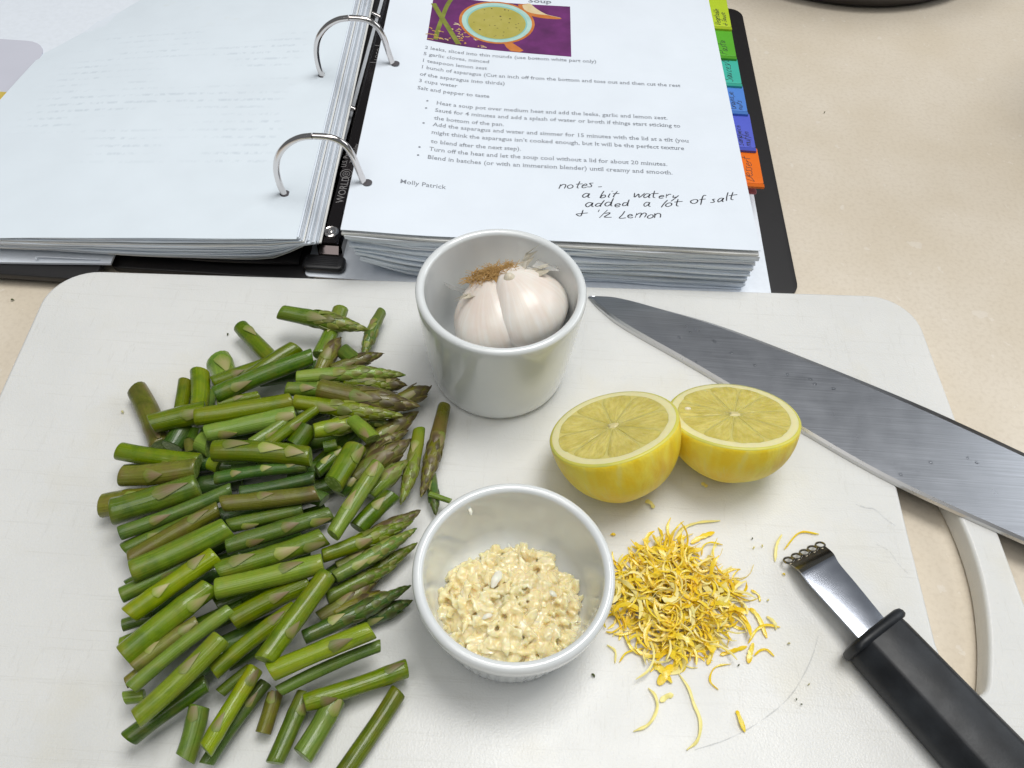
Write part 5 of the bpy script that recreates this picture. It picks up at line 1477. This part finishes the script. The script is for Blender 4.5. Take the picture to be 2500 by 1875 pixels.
    ('s', 2, -12.66, 21.36, 2.0, -9.67, 22.09, 2.0, 0.37, 'FILL'),
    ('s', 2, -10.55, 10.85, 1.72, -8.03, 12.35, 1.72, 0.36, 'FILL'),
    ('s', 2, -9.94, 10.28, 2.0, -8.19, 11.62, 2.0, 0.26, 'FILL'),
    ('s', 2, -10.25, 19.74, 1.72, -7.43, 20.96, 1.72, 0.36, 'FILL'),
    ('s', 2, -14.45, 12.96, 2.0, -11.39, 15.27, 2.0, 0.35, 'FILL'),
]
# ------------------------------------------------------------------ asparagus
def leaf_mesh(name, mat, broad=0.6, cup=0.25, n=6, m=4, tipcurl=0.0):
    """A pointed scale leaf, one unit long along x, hugging what lies below (z up)."""
    V, uv = [], []
    for lay in (0, 1):
        for i in range(n + 1):
            t = i / n
            w = broad * 0.5 * (1 - t ** 1.7) ** 0.8 * (0.85 + 0.5 * t) if t < 1 else 0.0
            for j in range(m + 1):
                s = 2 * j / m - 1
                z = 0.055 * math.sin(math.pi * min(1, t * 1.1)) - cup * broad * 0.5 * s * s * (1 - 0.6 * t) + tipcurl * t * t + (0.035 if lay == 0 else 0.0)
                V.append((t - 0.03, s * w, z)); uv.append((j / m, t))
    k = (n + 1) * (m + 1); w_ = m + 1
    F = []
    for i in range(n):
        for j in range(m):
            a = i * w_ + j
            F.append((a, a + w_, a + w_ + 1, a + 1)); F.append((k + a, k + a + 1, k + a + w_ + 1, k + a + w_))
        for a in (i * w_, i * w_ + m):
            q = (a, k + a, k + a + w_, a + w_)
            F.append(q if a % w_ else q[::-1])
    return mk(name, V, F, mat, uvs=uv)
SCALES = {k: [leaf_mesh("scale", M[m], b, c, 5, 4) for b, c in ((0.62, 0.35), (0.75, 0.30), (0.52, 0.4))] for k, m in ((0, 'scale_green'), (1, 'scale_green'), (2, 'scale_dark'), (3, 'scale_brown'))}

def spear(row, seed):
    kind, tone, x0, y0, z0, x1, y1, z1, r, label = row
    r *= 1.26 if kind == 't' else 1.17
    R = random.Random(seed * 13 + 5)
    A, B = Vector((x0, y0, z0)), Vector((x1, y1, z1))
    tip = kind == 't'
    L = (B - A).length
    d0 = (B - A).normalized()
    mid = (A + B) / 2
    view = (CAMP - mid).normalized()
    e = (view - d0 * view.dot(d0)).normalized()
    sd = d0.cross(e)
    bend = R.uniform(-0.05, 0.05) * L
    C = A.lerp(B, 0.5) + sd * bend
    def axis(t): return A * (1 - t) ** 2 + C * 2 * t * (1 - t) + B * t * t
    def tang(t): return ((C - A) * (1 - t) + (B - C) * t).normalized()
    f1 = R.uniform(0.93, 1.0) if R.random() < 0.5 else 1.0
    f0 = 1.0 if f1 < 1 else R.uniform(0.94, 1.0)
    oval = R.uniform(0.88, 1.0)
    ph = R.uniform(0, 6)
    def rad(t):
        if tip:
            if t < 0.42: return r * (0.80 + 0.12 * t / 0.42)
            u = (t - 0.42) / 0.58
            return r * (0.92 + 0.10 * math.sin(math.pi * min(1, u * 1.5))) * max(0.05, 1 - u ** 2.1) ** 0.75
        return r * (f0 + (f1 - f0) * t) * (1 + 0.025 * math.sin(7 * t * L / 4 + ph))
    nb = 0 if ('no bracts' in label or label == 'FILL' or L < 1.3) else 3 if 'three' in label else 2 if ('two bracts' in label or 'bract marks' in label or 'pale bracts' in label) else 1 if ('bract' in label or tip) else R.choice([0, 1, 1, 2])
    nodes = []
    for k in range(nb):
        t = (k + R.uniform(0.25, 0.7)) / nb
        if tip: t = R.uniform(0.16, 0.36)
        if 'left end' in label or 'near its cut end' in label: t = 0.16
        if 'right end' in label or 'at its top' in label: t = 0.68 if d0.x > 0 else 0.2
        nodes.append((min(0.78, t), R.uniform(-0.7, 0.7)))
    root = thing("asparagus_tip" if tip else "asparagus_stalk", label if label != 'FILL' else "green stalk piece buried deep inside the asparagus pile, only bits showing", "asparagus", (mid.x, mid.y, mid.z - r), "cut asparagus tips in the pile" if tip else "cut asparagus stalk pieces in the pile")
    n, NS = 16, 20
    o0, o1 = R.uniform(-0.35, 0.35), R.uniform(-0.35, 0.35)
    ts = [0, 0.012] + [k / NS for k in range(1, NS)] + ([0.985, 1.0] if tip else [0.988, 1.0])
    rings, uvs = [], []
    for i, t in enumerate(ts):
        p, ta = axis(t), tang(t)
        ee = (e - ta * e.dot(ta)).normalized(); ss = ta.cross(ee)
        q = rad(t)
        if i == 0 or (i == len(ts) - 1 and not tip): q *= 0.93
        # a slight swelling at each node
        for tn, an in nodes: q *= 1 + 0.05 * math.exp(-((t - tn) * L / 0.18) ** 2)
        ring = []
        for j in range(n):
            a = 2 * math.pi * j / n
            w = 1 + 0.045 * mnoise.noise(Vector((math.cos(a) * 1.3, math.sin(a) * 1.3, t * L * 0.7 + seed)))
            v = ee * (math.cos(a) * oval) + ss * math.sin(a)
            sk = (o0 * (1 - t) ** 8 - o1 * t ** 8 * (0 if tip else 1)) * q * math.sin(a)
            ring.append(p + v * (q * w) + ta * sk)
            uvs.append((abs(j / n * 2 - 1), t * L / 4 + seed * 0.37))
        rings.append(ring)
    V, F = loft(rings, False, False)
    V = [tuple(p) for p in V]
    idx = [0] * len(F)
    for end, ring in ((0, rings[0]), (1, rings[-1])):
        c = sum(ring, Vector()) / n
        ta = tang(end) * (-1 if end == 0 else 1)
        b0 = len(V)
        for s, dp in ((0.86, 0.0), (0.45, -0.03), (0.02, -0.015)):
            for p in ring:
                V.append(tuple(c + (p - c) * s + ta * (dp * r + 0.004))); uvs.append((0.5, 0.5))
        first = 0 if end == 0 else (len(ts) - 1) * n
        for lv in range(3):
            a0 = first if lv == 0 else b0 + (lv - 1) * n
            c0 = b0 + lv * n
            for j in range(n):
                k = (j + 1) % n
                q = (a0 + j, a0 + k, c0 + k, c0 + j)
                F.append(q[::-1] if end == 0 else q)
                idx.append(1 if (lv > 0 or True) and not (tip and end == 1) else 0)
    part("stalk", (V, F), [M['asp%d' % tone], M['cut']], root, uvs=uvs, mat_idx=idx)
    base = Vector(base_of(root))
    # bracts: pointed leaves lying on the skin
    for tn, an in nodes:
        ln = r * R.uniform(1.7, 2.6) * (1.15 if 'big' in label or 'long' in label else 1)
        wd = r * R.uniform(0.9, 1.35)
        Vb, ub = [], []
        nu, nv = 8, 6
        for lay in (0, 1):
            for i in range(nu + 1):
                s = i / nu
                t = min(0.985, tn + s * ln / L)
                p, ta = axis(t), tang(t)
                ee = (e - ta * e.dot(ta)).normalized(); ss = ta.cross(ee)
                half = wd / r * 0.62 * (1 - s) ** 0.9 * min(1.0, (s + 0.01) / 0.16) ** 0.5
                for j in range(nv + 1):
                    a = an + half * (2 * j / nv - 1)
                    lift = r * (0.045 + 0.085 * math.sin(math.pi * s) + 0.05 * s * s) if lay == 0 else -0.02 * r
                    q = rad(t) * (1 + 0.05 * math.exp(-((t - tn) * L / 0.18) ** 2))
                    Vb.append(p + (ee * math.cos(a) * oval + ss * math.sin(a)) * (q + lift) )
                    ub.append((j / nv, s))
        kk = (nu + 1) * (nv + 1); w_ = nv + 1
        Fb = []
        for i in range(nu):
            for j in range(nv):
                a = i * w_ + j
                Fb.append((a, a + w_, a + w_ + 1, a + 1)[::-1]); Fb.append((kk + a, kk + a + w_, kk + a + w_ + 1, kk + a + 1))
            for a in (i * w_, i * w_ + nv):
                Fb.append((a, kk + a, kk + a + w_, a + w_))
        for j in range(nv):
            Fb.append((j, j + 1, kk + j + 1, kk + j))
        part("bract", (Vb, Fb), M['bract1' if ('pale' in label or 'whitish' in label or tone == 2 or R.random() < 0.3) else 'bract0'], root, uvs=ub)
    if tip:
        cnt = max(18, int(30 * L / 4))
        for k in range(cnt):
            t = 0.34 + 0.60 * (k / (cnt - 1)) ** 0.85
            a = k * 2.4 + ph
            p, ta = axis(t), tang(t)
            ee = (e - ta * e.dot(ta)).normalized(); ss = ta.cross(ee)
            nrm = ee * math.cos(a) * oval + ss * math.sin(a)
            slope = (rad(min(1, t + 0.03)) - rad(t)) / (0.03 * L)
            x = (ta + nrm * (slope + 0.015)).normalized()
            y = nrm.cross(x).normalized(); z = x.cross(y)
            s = r * (1.55 - 0.75 * (t - 0.34) / 0.6) * R.uniform(0.85, 1.15)
            org = (p + nrm * rad(t) * 0.97 - base) * CM
            sy = s * (1.0 + 0.25 * (1 - t))
            mtx = Matrix(((x.x * s, y.x * sy, z.x * s, org.x / CM), (x.y * s, y.y * sy, z.y * s, org.y / CM), (x.z * s, y.z * sy, z.z * s, org.z / CM), (0, 0, 0, 1)))
            for q in range(3): mtx[q][3] = org[q]
            o = bpy.data.objects.new("scale", SCALES[tone][k % 3])
            COL.objects.link(o)
            o.parent = root
            o.matrix_local = mtx
    return root
for i, row in enumerate(ASPARAGUS):
    spear(row, i)
